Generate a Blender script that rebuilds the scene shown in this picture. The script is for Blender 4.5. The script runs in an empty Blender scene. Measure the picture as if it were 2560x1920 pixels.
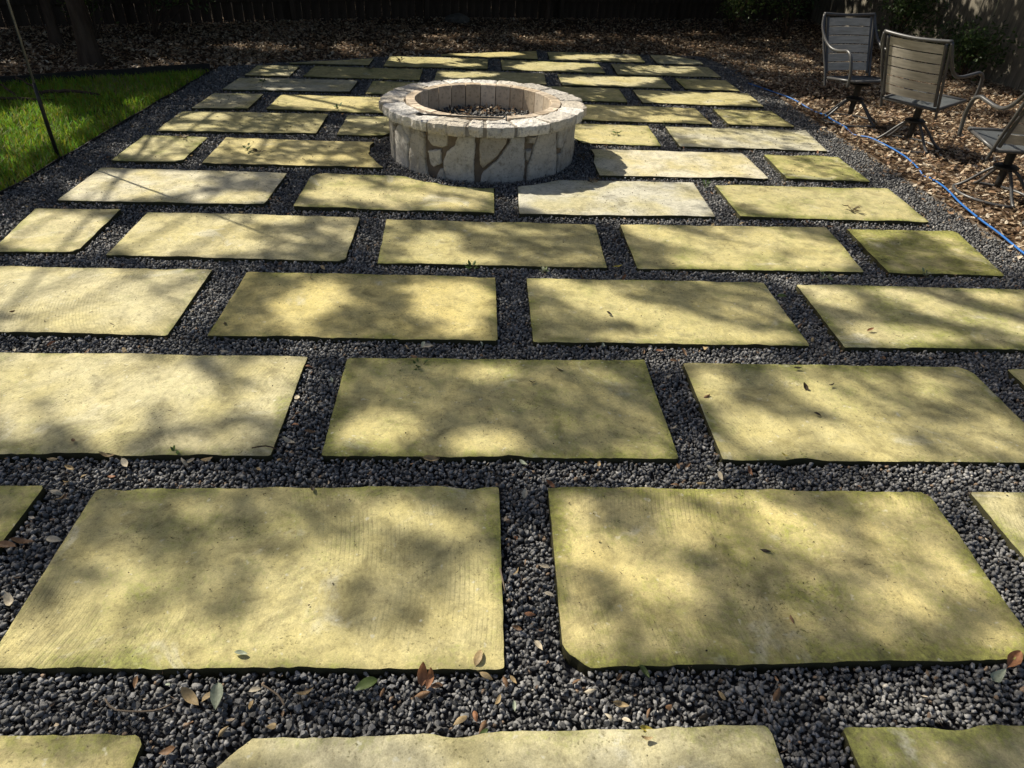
import bpy, bmesh, math, random
import numpy as np
from mathutils import Vector, Matrix

random.seed(7)
rng = np.random.default_rng(7)
R = math.radians
scene = bpy.context.scene

# ------------------------------------------------------------------ camera, sky, sun, exposure
cam_data = bpy.data.cameras.new('camera')
cam = bpy.data.objects.new('camera', cam_data)
scene.collection.objects.link(cam)
cam_data.sensor_width = 36.0
cam_data.lens = 23.502
cam_data.clip_start = 0.05
cam_data.clip_end = 400.0
CAM_H = 1.5196
_r = Vector((0.99876, -0.0317, 0.038386)); _u = Vector((-0.013019, 0.577906, 0.815999)); _f = Vector((0.048051, 0.815487, -0.576777))
cam.matrix_world = Matrix(((_r.x, _u.x, -_f.x, 0), (_r.y, _u.y, -_f.y, 0), (_r.z, _u.z, -_f.z, CAM_H), (0, 0, 0, 1)))
scene.camera = cam

SUN_EL = R(42.0)
SUN_H = (-0.80, 0.60)                       # horizontal direction towards the sun (back left)
SUN_VEC = Vector((SUN_H[0] * math.cos(SUN_EL), SUN_H[1] * math.cos(SUN_EL), math.sin(SUN_EL)))
world = bpy.data.worlds.new('World')
scene.world = world
world.use_nodes = True
wn = world.node_tree.nodes; wl = world.node_tree.links
bg = wn['Background']
sky = wn.new('ShaderNodeTexSky'); sky.sky_type = 'NISHITA'; sky.sun_disc = False
sky.sun_elevation = SUN_EL; sky.sun_rotation = R(-53.0); sky.dust_density = 4.0; sky.ozone_density = 0.6
wl.new(sky.outputs['Color'], bg.inputs['Color'])
bg.inputs['Strength'].default_value = 0.072
sun_data = bpy.data.lights.new('sun', 'SUN')
sun_data.energy = 5.0; sun_data.angle = R(0.53); sun_data.color = (1.0, 0.935, 0.80)
sun = bpy.data.objects.new('sun', sun_data); scene.collection.objects.link(sun)
sun.rotation_euler = (-SUN_VEC).to_track_quat('-Z', 'Y').to_euler()
scene.view_settings.view_transform = 'Standard'
scene.view_settings.look = 'None'
scene.view_settings.exposure = 0.42
scene.view_settings.gamma = 1.0
scene.view_settings.use_curve_mapping = False
scene.cycles.use_adaptive_sampling = True; scene.cycles.adaptive_threshold = 0.02
scene.cycles.max_bounces = 4; scene.cycles.diffuse_bounces = 3; scene.cycles.glossy_bounces = 2; scene.cycles.transmission_bounces = 2; scene.cycles.transparent_max_bounces = 4

# ------------------------------------------------------------------ measured layout (metres, patio rows run along x)
# each paver: corners far-left, far-right, near-right, near-left
PAVERS = [
    ('0A', [(-1.971, 0.789), (-0.734, 0.789), (-0.734, 0.18), (-1.971, 0.18)]),
    ('0B', [(-0.561, 0.772), (0.683, 0.793), (0.679, 0.174), (-0.557, 0.174)]),
    ('0C', [(0.857, 0.786), (2.094, 0.786), (2.094, 0.177), (0.857, 0.177)]),
    ('1A', [(-2.595, 1.57), (-1.358, 1.57), (-1.358, 0.961), (-2.595, 0.961)]),
    ('1B', [(-1.193, 1.555), (0.066, 1.58), (0.07, 0.938), (-1.177, 0.952)]),
    ('1C', [(0.226, 1.581), (1.492, 1.561), (1.47, 0.955), (0.219, 0.941)]),
    ('1D', [(1.638, 1.562), (2.875, 1.562), (2.875, 0.953), (1.638, 0.953)]),
    ('2A', [(-1.941, 2.329), (-0.707, 2.332), (-0.701, 1.717), (-1.941, 1.72)]),
    ('2B', [(-0.546, 2.329), (0.69, 2.335), (0.691, 1.717), (-0.535, 1.726)]),
    ('2C', [(0.853, 2.321), (2.095, 2.329), (2.089, 1.716), (0.846, 1.714)]),
    ('2D', [(2.262, 2.315), (2.879, 2.315), (2.879, 1.706), (2.262, 1.706)]),
    ('2L', [(-2.569, 2.327), (-2.112, 2.327), (-2.112, 1.719), (-2.569, 1.719)]),
    ('3A', [(-2.577, 3.104), (-1.35, 3.118), (-1.33, 2.481), (-2.577, 2.495)]),
    ('3B', [(-1.173, 3.1), (0.072, 3.096), (0.075, 2.476), (-1.164, 2.486)]),
    ('3C', [(0.23, 3.087), (1.47, 3.107), (1.464, 2.483), (0.23, 2.473)]),
    ('3D', [(1.635, 3.088), (2.863, 3.084), (2.863, 2.476), (1.618, 2.472)]),
    ('4A', [(-2.614, 3.874), (-2.134, 3.893), (-2.094, 3.29), (-2.508, 3.268)]),
    ('4B', [(-1.961, 3.861), (-0.727, 3.863), (-0.712, 3.249), (-1.933, 3.259)]),
    ('4C', [(-0.567, 3.837), (0.681, 3.831), (0.667, 3.233), (-0.543, 3.235)]),
    ('4D', [(0.838, 3.848), (2.131, 3.879), (2.075, 3.245), (0.833, 3.241)]),
    ('4E', [(2.254, 3.857), (2.962, 3.878), (2.865, 3.243), (2.21, 3.246)]),
    ('5A', [(-2.581, 4.639), (-1.341, 4.631), (-1.336, 4.028), (-2.563, 4.016)]),
    ('5B', [(-1.169, 4.636), (0.076, 4.616), (0.076, 3.994), (-1.154, 4.001)]),
    ('5C', [(0.242, 4.627), (1.498, 4.665), (1.472, 4.019), (0.231, 3.981)]),
    ('5D', [(1.648, 4.638), (2.914, 4.652), (2.869, 4.017), (1.639, 4.03)]),
    ('6A', [(-2.619, 5.424), (-2.142, 5.434), (-2.117, 4.808), (-2.59, 4.792)]),
    ('6B', [(-1.999, 5.44), (-0.852, 5.43), (-0.709, 4.809), (-1.974, 4.799)]),
    ('6C', [(0.841, 5.42), (2.095, 5.433), (2.093, 4.805), (0.841, 4.768)]),
    ('6D', [(2.264, 5.405), (2.882, 5.416), (2.855, 4.799), (2.235, 4.819)]),
    ('7A', [(-2.611, 6.195), (-1.369, 6.251), (-1.35, 5.634), (-2.591, 5.566)]),
    ('7B', [(-1.198, 6.237), (0.047, 6.234), (0.047, 5.626), (-1.181, 5.623)]),
    ('7C', [(0.233, 6.193), (1.476, 6.197), (1.464, 5.581), (0.233, 5.585)]),
    ('7D', [(1.633, 6.203), (2.927, 6.207), (2.862, 5.568), (1.621, 5.579)]),
    ('8A', [(-2.57, 6.897), (-2.114, 6.939), (-2.1, 6.355), (-2.574, 6.305)]),
    ('8B', [(-1.945, 6.949), (-0.707, 6.963), (-0.707, 6.354), (-1.942, 6.368)]),
    ('8M', [(-0.549, 6.934), (0.688, 6.934), (0.688, 6.326), (-0.549, 6.326)]),
    ('8C', [(0.867, 6.945), (2.102, 6.943), (2.105, 6.339), (0.867, 6.337)]),
    ('8D', [(2.277, 6.931), (2.866, 6.927), (2.876, 6.335), (2.262, 6.35)]),
    ('9A', [(-2.552, 7.643), (-1.333, 7.682), (-1.327, 7.143), (-2.55, 7.078)]),
    ('9B', [(-1.174, 7.683), (0.066, 7.693), (0.066, 7.084), (-1.168, 7.094)]),
    ('9C', [(0.22, 7.72), (1.463, 7.728), (1.451, 7.104), (0.22, 7.112)]),
    ('9D', [(1.61, 7.701), (2.875, 7.71), (2.851, 7.088), (1.608, 7.115)]),
    ('10A', [(-2.546, 8.311), (-2.093, 8.359), (-2.072, 7.792), (-2.533, 7.758)]),
    ('10B', [(-1.927, 8.383), (-0.702, 8.407), (-0.698, 7.822), (-1.934, 7.81)]),
    ('10C', [(-0.536, 8.415), (0.7, 8.437), (0.686, 7.841), (-0.535, 7.836)]),
    ('10D', [(0.853, 8.405), (2.083, 8.443), (2.076, 7.858), (0.857, 7.817)]),
    ('10E', [(2.239, 8.434), (2.839, 8.391), (2.831, 7.816), (2.23, 7.85)]),
    ('11A', [(-2.248, 8.507), (-1.345, 8.99), (-1.346, 8.571), (-2.241, 8.477)]),
    ('11B', [(-1.167, 9.174), (0.05, 9.228), (0.041, 8.583), (-1.17, 8.511)]),
    ('11C', [(0.209, 9.172), (1.436, 9.198), (1.441, 8.569), (0.213, 8.576)]),
    ('11D', [(1.603, 9.178), (2.862, 9.214), (2.844, 8.59), (1.576, 8.518)]),
    ('12A', [(-0.548, 9.448), (0.704, 9.945), (0.683, 9.329), (-0.543, 9.357)]),
    ('12B', [(0.85, 9.947), (2.094, 9.944), (2.075, 9.365), (0.837, 9.333)]),
    ('12C', [(2.257, 9.978), (2.884, 9.961), (2.847, 9.4), (2.232, 9.326)]),
]
# sunlit gaps on the ground: centre, two half axes, strength
LIT = [
    (-0.33, 0.75, 0.23, -0.0, 0.01, -0.03, 1.0), (0.34, 0.75, 0.31, -0.0, -0.01, -0.04, 1.0), (0.24, 0.85, 0.31, -0.0, -0.01, -0.06, 1.0), (1.04, 0.86, 0.23, -0.0, -0.03, -0.06, 1.0),
    (-0.51, 0.88, 0.27, -0.0, 0.01, -0.05, 0.5), (-1.0, 1.0, 0.17, -0.0, 0.03, -0.06, 1.0), (-0.78, 1.01, 0.19, 0.0, 0.03, -0.08, 1.0), (-0.51, 1.06, 0.07, 0.09, 0.07, -0.07, 1.0),
    (-0.43, 1.24, 0.11, 0.11, 0.06, -0.08, 1.0), (-0.19, 1.43, 0.18, -0.06, -0.01, -0.06, 1.0), (0.01, 1.16, 0.08, 0.0, 0.0, -0.15, 1.0), (-0.17, 0.99, 0.23, -0.0, 0.0, -0.05, 1.0),
    (-0.38, 1.0, 0.14, -0.0, 0.01, -0.06, 1.0), (-1.03, 1.27, 0.15, -0.08, 0.0, -0.05, 0.6), (0.29, 1.38, 0.07, 0.0, -0.02, -0.15, 1.0), (0.46, 1.24, 0.16, -0.12, -0.03, -0.06, 1.0),
    (0.57, 1.16, 0.09, -0.04, -0.03, -0.05, 1.0), (1.0, 1.36, 0.11, -0.08, -0.05, -0.06, 1.0), (1.33, 1.5, 0.12, -0.01, -0.02, -0.04, 1.0), (1.4, 0.98, 0.07, 0.0, -0.04, -0.05, 1.0),
    (1.19, 1.16, 0.09, -0.05, -0.05, -0.06, 0.5), (0.3, 1.02, 0.09, -0.06, -0.04, -0.06, 0.6), (0.14, 1.29, 0.05, 0.0, -0.01, -0.13, 1.0), (0.1, 0.97, 0.07, -0.0, -0.0, -0.08, 1.0),
    (1.7, 1.48, 0.08, 0.0, -0.08, -0.12, 1.0), (-1.7, 2.02, 0.06, 0.0, 0.13, -0.23, 1.0), (-1.37, 2.02, 0.18, 0.0, 0.11, -0.26, 1.0), (-1.1, 2.06, 0.19, -0.1, 0.03, -0.19, 1.0),
    (-0.8, 2.22, 0.11, 0.0, 0.03, -0.1, 1.0), (-0.82, 2.04, 0.15, 0.0, 0.02, -0.09, 1.0), (-0.97, 1.77, 0.18, 0.0, 0.02, -0.05, 1.0), (-0.34, 1.88, 0.13, 0.0, 0.01, -0.12, 1.0),
    (0.02, 1.81, 0.1, 0.0, 0.0, -0.06, 1.0), (0.04, 2.24, 0.11, 0.0, 0.0, -0.05, 1.0), (0.17, 2.06, 0.07, -0.02, -0.01, -0.06, 0.5), (0.93, 2.15, 0.04, -0.1, -0.06, -0.08, 1.0),
    (1.35, 2.11, 0.12, -0.13, -0.06, -0.08, 1.0), (1.05, 1.9, 0.13, -0.06, -0.05, -0.09, 1.0), (1.37, 1.83, 0.2, -0.14, -0.05, -0.07, 1.0), (1.83, 2.18, 0.1, -0.03, -0.04, -0.07, 1.0),
    (1.92, 1.91, 0.04, -0.08, -0.12, -0.12, 0.7), (-1.09, 1.63, 0.36, 0.0, 0.03, -0.06, 1.0), (0.34, 1.67, 0.16, 0.0, -0.01, -0.04, 1.0), (1.62, 1.66, 0.25, 0.0, -0.03, -0.06, 1.0),
    (-2.04, 2.89, 0.37, 0.02, 0.12, -0.23, 1.0), (-1.58, 2.72, 0.23, -0.07, 0.04, -0.13, 1.0), (-1.67, 2.56, 0.38, 0.01, 0.03, -0.08, 1.0), (-0.82, 2.8, 0.14, 0.07, 0.05, -0.18, 1.0),
    (-0.89, 2.58, 0.12, 0.01, 0.02, -0.08, 0.6), (-0.17, 2.78, 0.2, 0.01, 0.01, -0.16, 1.0), (-0.22, 2.96, 0.18, 0.01, 0.0, -0.06, 1.0), (-0.1, 2.57, 0.14, 0.0, 0.0, -0.08, 1.0),
    (0.58, 2.85, 0.21, -0.17, -0.04, -0.12, 1.0), (0.88, 2.68, 0.24, -0.14, -0.03, -0.09, 1.0), (0.74, 2.52, 0.27, 0.01, -0.01, -0.05, 1.0), (1.26, 2.83, 0.12, -0.11, -0.04, -0.09, 0.6),
    (1.28, 2.55, 0.13, 0.0, -0.02, -0.05, 1.0), (1.77, 2.95, 0.12, -0.05, -0.05, -0.09, 1.0), (2.16, 2.97, 0.16, -0.06, -0.04, -0.06, 1.0), (2.35, 2.78, 0.24, -0.12, -0.06, -0.08, 1.0),
    (1.95, 2.59, 0.26, -0.04, -0.05, -0.09, 1.0), (2.64, 2.99, 0.11, -0.05, -0.05, -0.07, 1.0), (-0.66, 2.42, 0.19, 0.01, 0.01, -0.05, 1.0), (0.92, 2.39, 0.3, 0.01, -0.02, -0.06, 1.0),
    (-1.28, 2.78, 0.07, -0.06, 0.01, -0.19, 1.0), (-2.3, 3.53, 0.36, 0.02, 0.16, -0.31, 1.0), (-1.69, 3.57, 0.37, 0.02, 0.13, -0.35, 1.0), (-1.2, 3.41, 0.24, 0.01, 0.03, -0.11, 0.5),
    (-1.2, 3.81, 0.16, 0.01, 0.02, -0.07, 1.0), (-0.26, 3.53, 0.14, 0.01, 0.01, -0.15, 1.0), (0.19, 3.69, 0.32, -0.05, -0.01, -0.07, 0.6), (-0.2, 3.29, 0.2, 0.01, 0.0, -0.06, 1.0),
    (0.52, 3.32, 0.15, 0.01, -0.01, -0.06, 0.6), (1.04, 3.74, 0.18, -0.07, -0.03, -0.08, 1.0), (1.36, 3.49, 0.28, -0.12, -0.03, -0.09, 0.8), (1.8, 3.65, 0.21, -0.09, -0.04, -0.08, 1.0),
    (1.41, 3.31, 0.34, -0.05, -0.02, -0.06, 1.0), (1.91, 3.4, 0.16, 0.01, -0.04, -0.09, 1.0), (2.43, 3.79, 0.15, 0.01, -0.04, -0.07, 1.0), (2.73, 3.57, 0.17, -0.08, -0.05, -0.07, 0.5),
    (3.15, 4.02, 0.02, -0.27, -0.3, -0.36, 1.0), (-2.19, 4.3, 0.42, 0.03, 0.11, -0.26, 1.0), (-1.74, 4.52, 0.24, 0.02, 0.03, -0.09, 0.6), (-1.62, 4.13, 0.25, 0.02, 0.03, -0.11, 1.0),
    (-2.31, 4.12, 0.24, 0.02, 0.05, -0.12, 1.0), (-0.89, 4.4, 0.18, 0.01, 0.02, -0.13, 1.0), (-0.66, 4.24, 0.2, 0.02, 0.01, -0.1, 1.0), (-0.45, 4.53, 0.19, 0.02, 0.01, -0.1, 1.0),
    (-0.12, 4.12, 0.12, 0.01, 0.0, -0.06, 1.0), (0.88, 4.27, 0.68, 0.05, -0.06, -0.39, 1.0), (2.23, 4.37, 0.57, -0.1, -0.14, -0.33, 1.0), (1.47, 5.07, 0.76, 0.07, -0.09, -0.37, 1.0),
    (2.67, 5.1, 0.3, 0.03, -0.14, -0.33, 0.8), (1.13, 5.86, 0.37, 0.04, -0.05, -0.32, 1.0), (2.38, 5.86, 0.57, -0.12, -0.12, -0.33, 0.8), (-2.52, 5.08, 0.24, -0.1, 0.06, -0.18, 0.8),
    (-2.15, 4.89, 0.09, 0.01, 0.02, -0.06, 1.0), (-1.71, 5.28, 0.13, 0.01, 0.03, -0.1, 1.0), (-1.16, 4.99, 0.2, 0.02, 0.02, -0.09, 1.0), (-1.32, 4.81, 0.16, 0.02, 0.01, -0.06, 1.0),
    (-2.42, 6.04, 0.19, 0.02, 0.03, -0.11, 1.0), (-2.41, 5.71, 0.21, 0.03, 0.03, -0.08, 1.0), (-1.01, 6.03, 0.15, 0.02, 0.02, -0.12, 0.5), (-1.5, 6.71, 0.46, 0.07, 0.05, -0.25, 1.0),
    (-1.79, 6.86, 0.25, 0.04, 0.03, -0.15, 1.0), (1.57, 6.64, 0.37, 0.05, -0.04, -0.18, 0.5), (1.76, 6.49, 0.27, 0.03, -0.02, -0.11, 1.0), (2.59, 6.48, 0.23, 0.03, -0.03, -0.1, 0.5),
    (-2.03, 7.15, 0.17, 0.03, 0.01, -0.06, 1.0), (2.3, 7.38, 0.56, 0.08, -0.07, -0.26, 1.0), (1.29, 7.49, 0.2, 0.03, -0.03, -0.18, 0.6), (-0.18, 8.21, 0.31, 0.05, 0.01, -0.18, 1.0),
    (1.5, 8.19, 0.55, 0.09, -0.04, -0.26, 1.0), (2.48, 8.02, 0.22, 0.04, -0.03, -0.13, 0.5), (-0.71, 9.02, 0.5, 0.1, 0.02, -0.25, 1.0), (-0.2, 8.76, 0.22, 0.04, 0.0, -0.15, 1.0),
    (0.87, 8.87, 0.52, 0.1, -0.02, -0.27, 1.0), (2.15, 8.96, 0.42, 0.08, -0.05, -0.25, 0.7), (0.08, 9.58, 0.54, 0.11, -0.0, -0.17, 1.0), (1.3, 9.63, 0.44, 0.09, -0.02, -0.17, 1.0),
    (-0.61, 11.5, 0.63, 0.17, 0.03, -0.57, 0.8), (-0.74, 10.28, 0.5, 0.12, 0.03, -0.39, 0.8), (3.17, 12.65, 0.85, 0.22, -0.05, -0.23, 0.7), (-3.39, 9.56, 0.32, 0.07, 0.04, -0.13, 0.5),
    (-4.22, 9.19, 0.3, 0.07, 0.04, -0.09, 0.6), (3.63, 6.91, 0.3, 0.04, -0.22, -0.5, 1.0), (3.29, 5.55, 0.5, 0.05, -0.2, -0.41, 1.0), (3.24, 4.74, 0.44, 0.04, -0.18, -0.32, 1.0),
    (3.38, 4.28, 0.41, 0.03, -0.23, -0.36, 1.0), (4.33, 6.07, 0.28, 0.03, -0.24, -0.4, 1.0), (5.68, 7.7, 0.47, 0.07, -0.19, -0.29, 1.0), (3.14, 3.59, 0.18, 0.01, -0.14, -0.2, 1.0),
    (3.49, 7.49, 0.32, 0.05, -0.09, -0.23, 1.0), (-3.58, 5.6, 0.27, 0.03, 0.28, -0.52, 1.0), (-3.42, 5.22, 0.19, 0.02, 0.16, -0.29, 1.0), (-3.1, 6.41, 0.09, 0.01, 0.08, -0.2, 1.0),
    (-3.05, 5.14, 0.06, 0.01, 0.06, -0.11, 1.0), (-3.21, 4.68, 0.07, 0.01, 0.08, -0.14, 1.0), (1.61, 3.15, 0.1, -0.11, -0.04, -0.08, 1.0), (1.27, 3.97, 0.18, 0.01, -0.02, -0.06, 1.0),
    (-1.01, 4.22, 0.11, 0.01, 0.02, -0.09, 1.0), (-1.77, 3.44, 0.14, 0.01, 0.1, -0.24, 1.0),
    (4.35, 5.6, 1.3, 0.0, 0.0, 1.4, 1.0), (4.0, 4.2, 1.1, 0.0, 0.0, 0.9, 1.0), (4.6, 7.3, 0.9, 0.0, 0.0, 0.5, 0.8), (5.6, 8.2, 0.5, 0.0, 0.0, 0.4, 0.7), (4.6, 12.0, 0.3, 0.0, 0.0, 0.3, 0.8), (7.6, 10.2, 0.25, 0.1, -0.05, 0.3, 0.8), (7.9, 11.4, 0.2, 0.0, 0.0, 0.3, 0.8), (7.35, 9.2, 0.2, 0.1, -0.1, 0.25, 0.8), (8.2, 12.6, 0.3, 0.0, 0.0, 0.35, 0.8), (7.1, 10.9, 0.15, 0.0, 0.0, 0.25, 0.8), (6.45, 10.05, 0.3, 0.0, 0.0, 0.3, 0.8), (6.5, 8.75, 0.2, 0.0, 0.0, 0.2, 0.7), (-3.9, 5.6, 0.5, 0.3, -0.15, 0.4, 0.9),
]
# stones of the pit wall as (angle, height) outlines
WALL_STONES = [
    [(187.7, 0.268), (201.5, 0.286), (202.5, 0.213), (200.6, -0.011), (187.8, -0.024)] ,
    [(202.5, 0.273), (210.0, 0.291), (206.9, 0.242), (203.1, 0.223)] ,
    [(204.5, 0.204), (210.4, 0.259), (214.8, 0.278), (216.8, 0.233), (222.0, 0.18), (220.1, -0.008), (202.9, -0.018)] ,
    [(215.4, 0.28), (223.2, 0.286), (223.0, 0.183), (221.0, 0.192), (216.9, 0.24)] ,
    [(224.6, 0.279), (231.7, 0.292), (234.7, 0.241), (234.8, 0.056), (236.2, -0.001), (223.8, -0.012), (221.3, 0.012), (222.8, 0.153)] ,
    [(236.8, 0.281), (243.0, 0.297), (250.2, 0.276), (249.5, 0.197), (246.1, 0.184), (239.8, 0.186), (236.6, 0.223)] ,
    [(237.1, 0.148), (245.4, 0.172), (245.5, 0.072), (240.8, 0.04), (238.7, 0.058)] ,
    [(241.5, -0.004), (245.1, 0.041), (247.2, 0.038), (248.8, -0.02), (241.4, -0.023)] ,
    [(255.9, 0.277), (265.6, 0.285), (265.9, 0.2), (265.1, 0.105), (265.4, 0.008), (249.1, -0.019), (247.2, 0.045), (247.0, 0.097), (249.4, 0.167), (254.0, 0.21)] ,
    [(268.3, 0.287), (283.6, 0.287), (283.1, 0.237), (277.8, 0.152), (270.0, 0.07), (268.4, 0.099), (268.0, 0.201)] ,
    [(286.1, 0.279), (293.9, 0.273), (294.9, 0.058), (294.2, -0.017), (268.2, 0.002), (270.0, 0.04), (278.4, 0.13), (284.4, 0.23)] ,
    [(295.6, 0.271), (302.5, 0.269), (300.6, 0.214), (295.9, 0.227)] ,
    [(295.0, 0.185), (299.3, 0.186), (296.9, 0.093), (295.0, 0.111)] ,
    [(303.1, 0.29), (317.0, 0.28), (318.9, 0.149), (320.0, -0.005), (296.6, -0.009), (297.0, 0.055), (300.0, 0.178)] ,
    [(319.1, 0.283), (330.6, 0.278), (327.3, 0.204), (324.3, 0.135), (320.6, 0.149)] ,
    [(321.1, 0.105), (324.7, 0.103), (322.3, 0.001), (320.6, -0.003)] ,
    [(333.1, 0.28), (347.2, 0.264), (352.4, -0.042), (324.8, 0.001), (326.0, 0.108), (328.8, 0.2)] ,
]
LEAVES = [
    ('RU', -0.130, 0.917, 85, 0.06),
    ('RU', -0.107, 0.909, 70, 0.055),
    ('GR', -0.263, 0.902, 150, 0.06),
    ('PG', -0.603, 0.871, 75, 0.075),
    ('TA', -0.665, 0.872, 35, 0.06),
    ('TA', -0.400, 0.877, -20, 0.042),
    ('GR', 0.019, 0.781, -50, 0.03),
    ('GR', 0.415, 0.927, 60, 0.04),
    ('YE', 0.391, 0.786, 0, 0.035),
    ('PG', 1.298, 0.901, -30, 0.075),
    ('CR', -1.218, 1.351, 0, 0.045),
    ('BR', -1.333, 1.322, 10, 0.07),
    ('BR', -1.301, 1.339, -10, 0.06),
    ('CR', -1.218, 1.135, 50, 0.06),
    ('TA', 0.005, 0.965, -70, 0.045),
    ('PG', -0.577, 0.977, 10, 0.035),
    ('CR', -0.683, 2.039, 70, 0.05),
    ('CR', -0.659, 1.792, 10, 0.05),
    ('RU', -0.658, 1.887, 20, 0.035),
    ('RU', 1.380, 0.951, -35, 0.08),
    ('DK', 1.327, 2.281, 0, 0.035),
    ('DK', 1.420, 2.160, -20, 0.03),
    ('CR', -0.222, 2.429, -30, 0.05),
    ('TA', -0.163, 1.707, 0, 0.055),
    ('CR', -1.155, 1.673, 50, 0.05),
    ('TA', -1.229, 1.706, 5, 0.055),
    ('GR', 1.512, 2.954, 0, 0.05),
    ('RU', 0.772, 2.413, 30, 0.035),
    ('YE', 0.727, 3.248, 0, 0.05),
    ('YE', 1.065, 1.731, 20, 0.025),
    ('CR', 0.198, 1.159, 20, 0.03),
    ('BR', 0.123, 0.664, 0, 0.04),
    ('DK', -0.523, 1.550, 70, 0.03),
    ('TA', 0.386, 0.758, 0, 0.03),
    ('OR', -1.248, 6.271, 80, 0.05),
    ('RU', 1.800, 2.610, -20, 0.04),
    ('PG', 0.150, 1.687, 60, 0.045),
    ('TA', 0.342, 0.845, 10, 0.04),
]
LEAF_TEXT = ['glossy russet leaf standing upright at the near edge of the big left paver', 'second glossy russet leaf leaning against the upright one', 'dark green leaf in the gravel left of the russet pair', 'large pale grey-green leaf in the front gravel joint', 'tan leaf just left of the large pale green leaf', 'oval cream-tan leaf in the front gravel, right of the pale green leaf', 'tiny green leaf on the bottom middle paver', 'green leaf under the near edge of the right front paver', 'yellow leaf on the back edge of the bottom middle paver', 'long grey-green leaf in the gravel at lower right', 'cream leaf in the gravel joint at the left edge', 'brown leaf at the left picture edge beside the corner paver', 'second brown leaf overlapping the one at the left picture edge', 'curled cream leaf in gravel at the left edge of the big paver', 'curled tan leaf on the near right corner of the big left paver', 'small curled grey leaf on the near edge of the big left paver', 'cream leaf high in the left gravel gap of the second row', 'cream leaf low in the left gravel gap of the second row', 'russet leaf in the left gravel gap between two cream leaves', 'long russet leaf on the right corner of the front right paver', 'black shrivelled leaf at the back of the ridged right paver', 'smaller black leaf in the middle of the ridged right paver', 'cream leaf in the joint below the third-row middle paver', 'tan leaf in the joint below the mossy middle paver', 'cream leaf standing in the gravel below the left second-row paver', 'tan leaf flat in the gravel below the left second-row paver', 'green leaf beside the right corner of the third-row middle paver', 'russet leaf in the joint below the third-row middle right paver', 'yellow leaf at the corner of the shaded fourth-row middle paver', 'small bright yellow leaf in the gravel above the right front paver', 'small cream leaf in the gap between the two large front pavers', 'brown leaf on the bottom middle paver', 'small black leaf at the back of the big left paver', 'small tan leaf on the bottom middle paver near the yellow one', 'orange leaf in the joint left of the fire pit', 'russet leaf on the ridged third-row right paver', 'grey-green leaf in the gravel joint behind the right front paver', 'tan leaf in the front gravel joint near its middle']

TWIGS = [[(-0.508, 0.901), (-0.464, 0.875), (-0.441, 0.847)], [(-0.854, 0.868), (-0.819, 0.842), (-0.736, 0.839), (-0.7, 0.855)], [(-0.766, 1.742), (-0.722, 1.753), (-0.679, 1.736)], [(0.064, 1.248), (0.078, 1.161)]]
WEEDS = [(-1.022, 1.732), (1.823, 3.183), (2.404, 3.221), (1.561, 4.602), (0.326, 3.183), (-0.048, 3.198), (1.641, 6.228), (-0.248, 2.269)]
SPRIGS = [(-2.24, 7.418), (-1.001, 8.811), (-1.74, 5.1), (-1.643, 5.052), (-1.283, 8.274), (-2.282, 5.348), (1.132, 5.865), (0.765, 4.585), (-1.317, 6.431), (2.428, 4.173), (0.771, 5.173)]
PIT_C = (0.0, 5.31); PIT_R = 0.70; CUT_R = 0.87
GRAVEL_TOP = -0.015
LEFT_EDGE = -2.955; RIGHT_EDGE = 3.21
LAWN_A = (-2.955, 8.03); LAWN_SLOPE = 0.60   # back edge of the lawn

# ------------------------------------------------------------------ helpers
col = scene.collection
def link(name, data, mat=None, parent=None):
    o = bpy.data.objects.new(name, data)
    col.objects.link(o)
    if mat is not None and data is not None and not data.materials: data.materials.append(mat)
    if parent is not None: o.parent = parent
    return o
def mesh_from(verts, faces, smooth=False):
    me = bpy.data.meshes.new('m'); me.from_pydata([tuple(v) for v in verts], [], faces); me.update()
    if smooth: me.polygons.foreach_set('use_smooth', [True] * len(me.polygons))
    return me
def obj(name, verts, faces, mat, parent=None, smooth=False):
    return link(name, mesh_from(verts, faces, smooth), mat, parent)
def bulk(name, V, F, mat, parent=None, tint=None, smooth=False):
    """V (n,3) float, F (m,3) int triangles, tint (n,3)"""
    V = np.asarray(V, np.float32); F = np.asarray(F, np.int32)
    me = bpy.data.meshes.new('m')
    me.vertices.add(len(V)); me.vertices.foreach_set('co', V.ravel())
    me.loops.add(F.size); me.loops.foreach_set('vertex_index', F.ravel())
    me.polygons.add(len(F))
    me.polygons.foreach_set('loop_start', np.arange(0, F.size, 3, dtype=np.int32))
    me.polygons.foreach_set('loop_total', np.full(len(F), 3, np.int32))
    if smooth: me.polygons.foreach_set('use_smooth', np.ones(len(F), bool))
    if tint is not None:
        a = me.attributes.new('tint', 'FLOAT_COLOR', 'POINT')
        a.data.foreach_set('color', np.c_[np.asarray(tint, np.float32), np.ones(len(V), np.float32)].ravel())
    me.update(calc_edges=True); me.validate()
    return link(name, me, mat, parent)
def empty(name, loc=(0, 0, 0), rz=0.0):
    o = bpy.data.objects.new(name, None); col.objects.link(o); o.location = loc; o.rotation_euler = (0, 0, rz)
    o.empty_display_size = 0.1
    return o
def tag(o, label=None, cat=None, group=None, kind=None):
    if label: o['label'] = label
    if cat: o['category'] = cat
    if group: o['group'] = group
    if kind: o['kind'] = kind
    return o
def smooth_path(pts, n=6):
    P = [Vector(p) for p in pts]; out = []
    for i in range(len(P) - 1):
        a = P[max(i - 1, 0)]; b = P[i]; c = P[i + 1]; d = P[min(i + 2, len(P) - 1)]
        for k in range(n):
            t = k / n
            out.append(0.5 * ((2 * b) + (c - a) * t + (2 * a - 5 * b + 4 * c - d) * t * t + (3 * b - a - 3 * c + d) * t ** 3))
    out.append(P[-1]); return out
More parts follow.
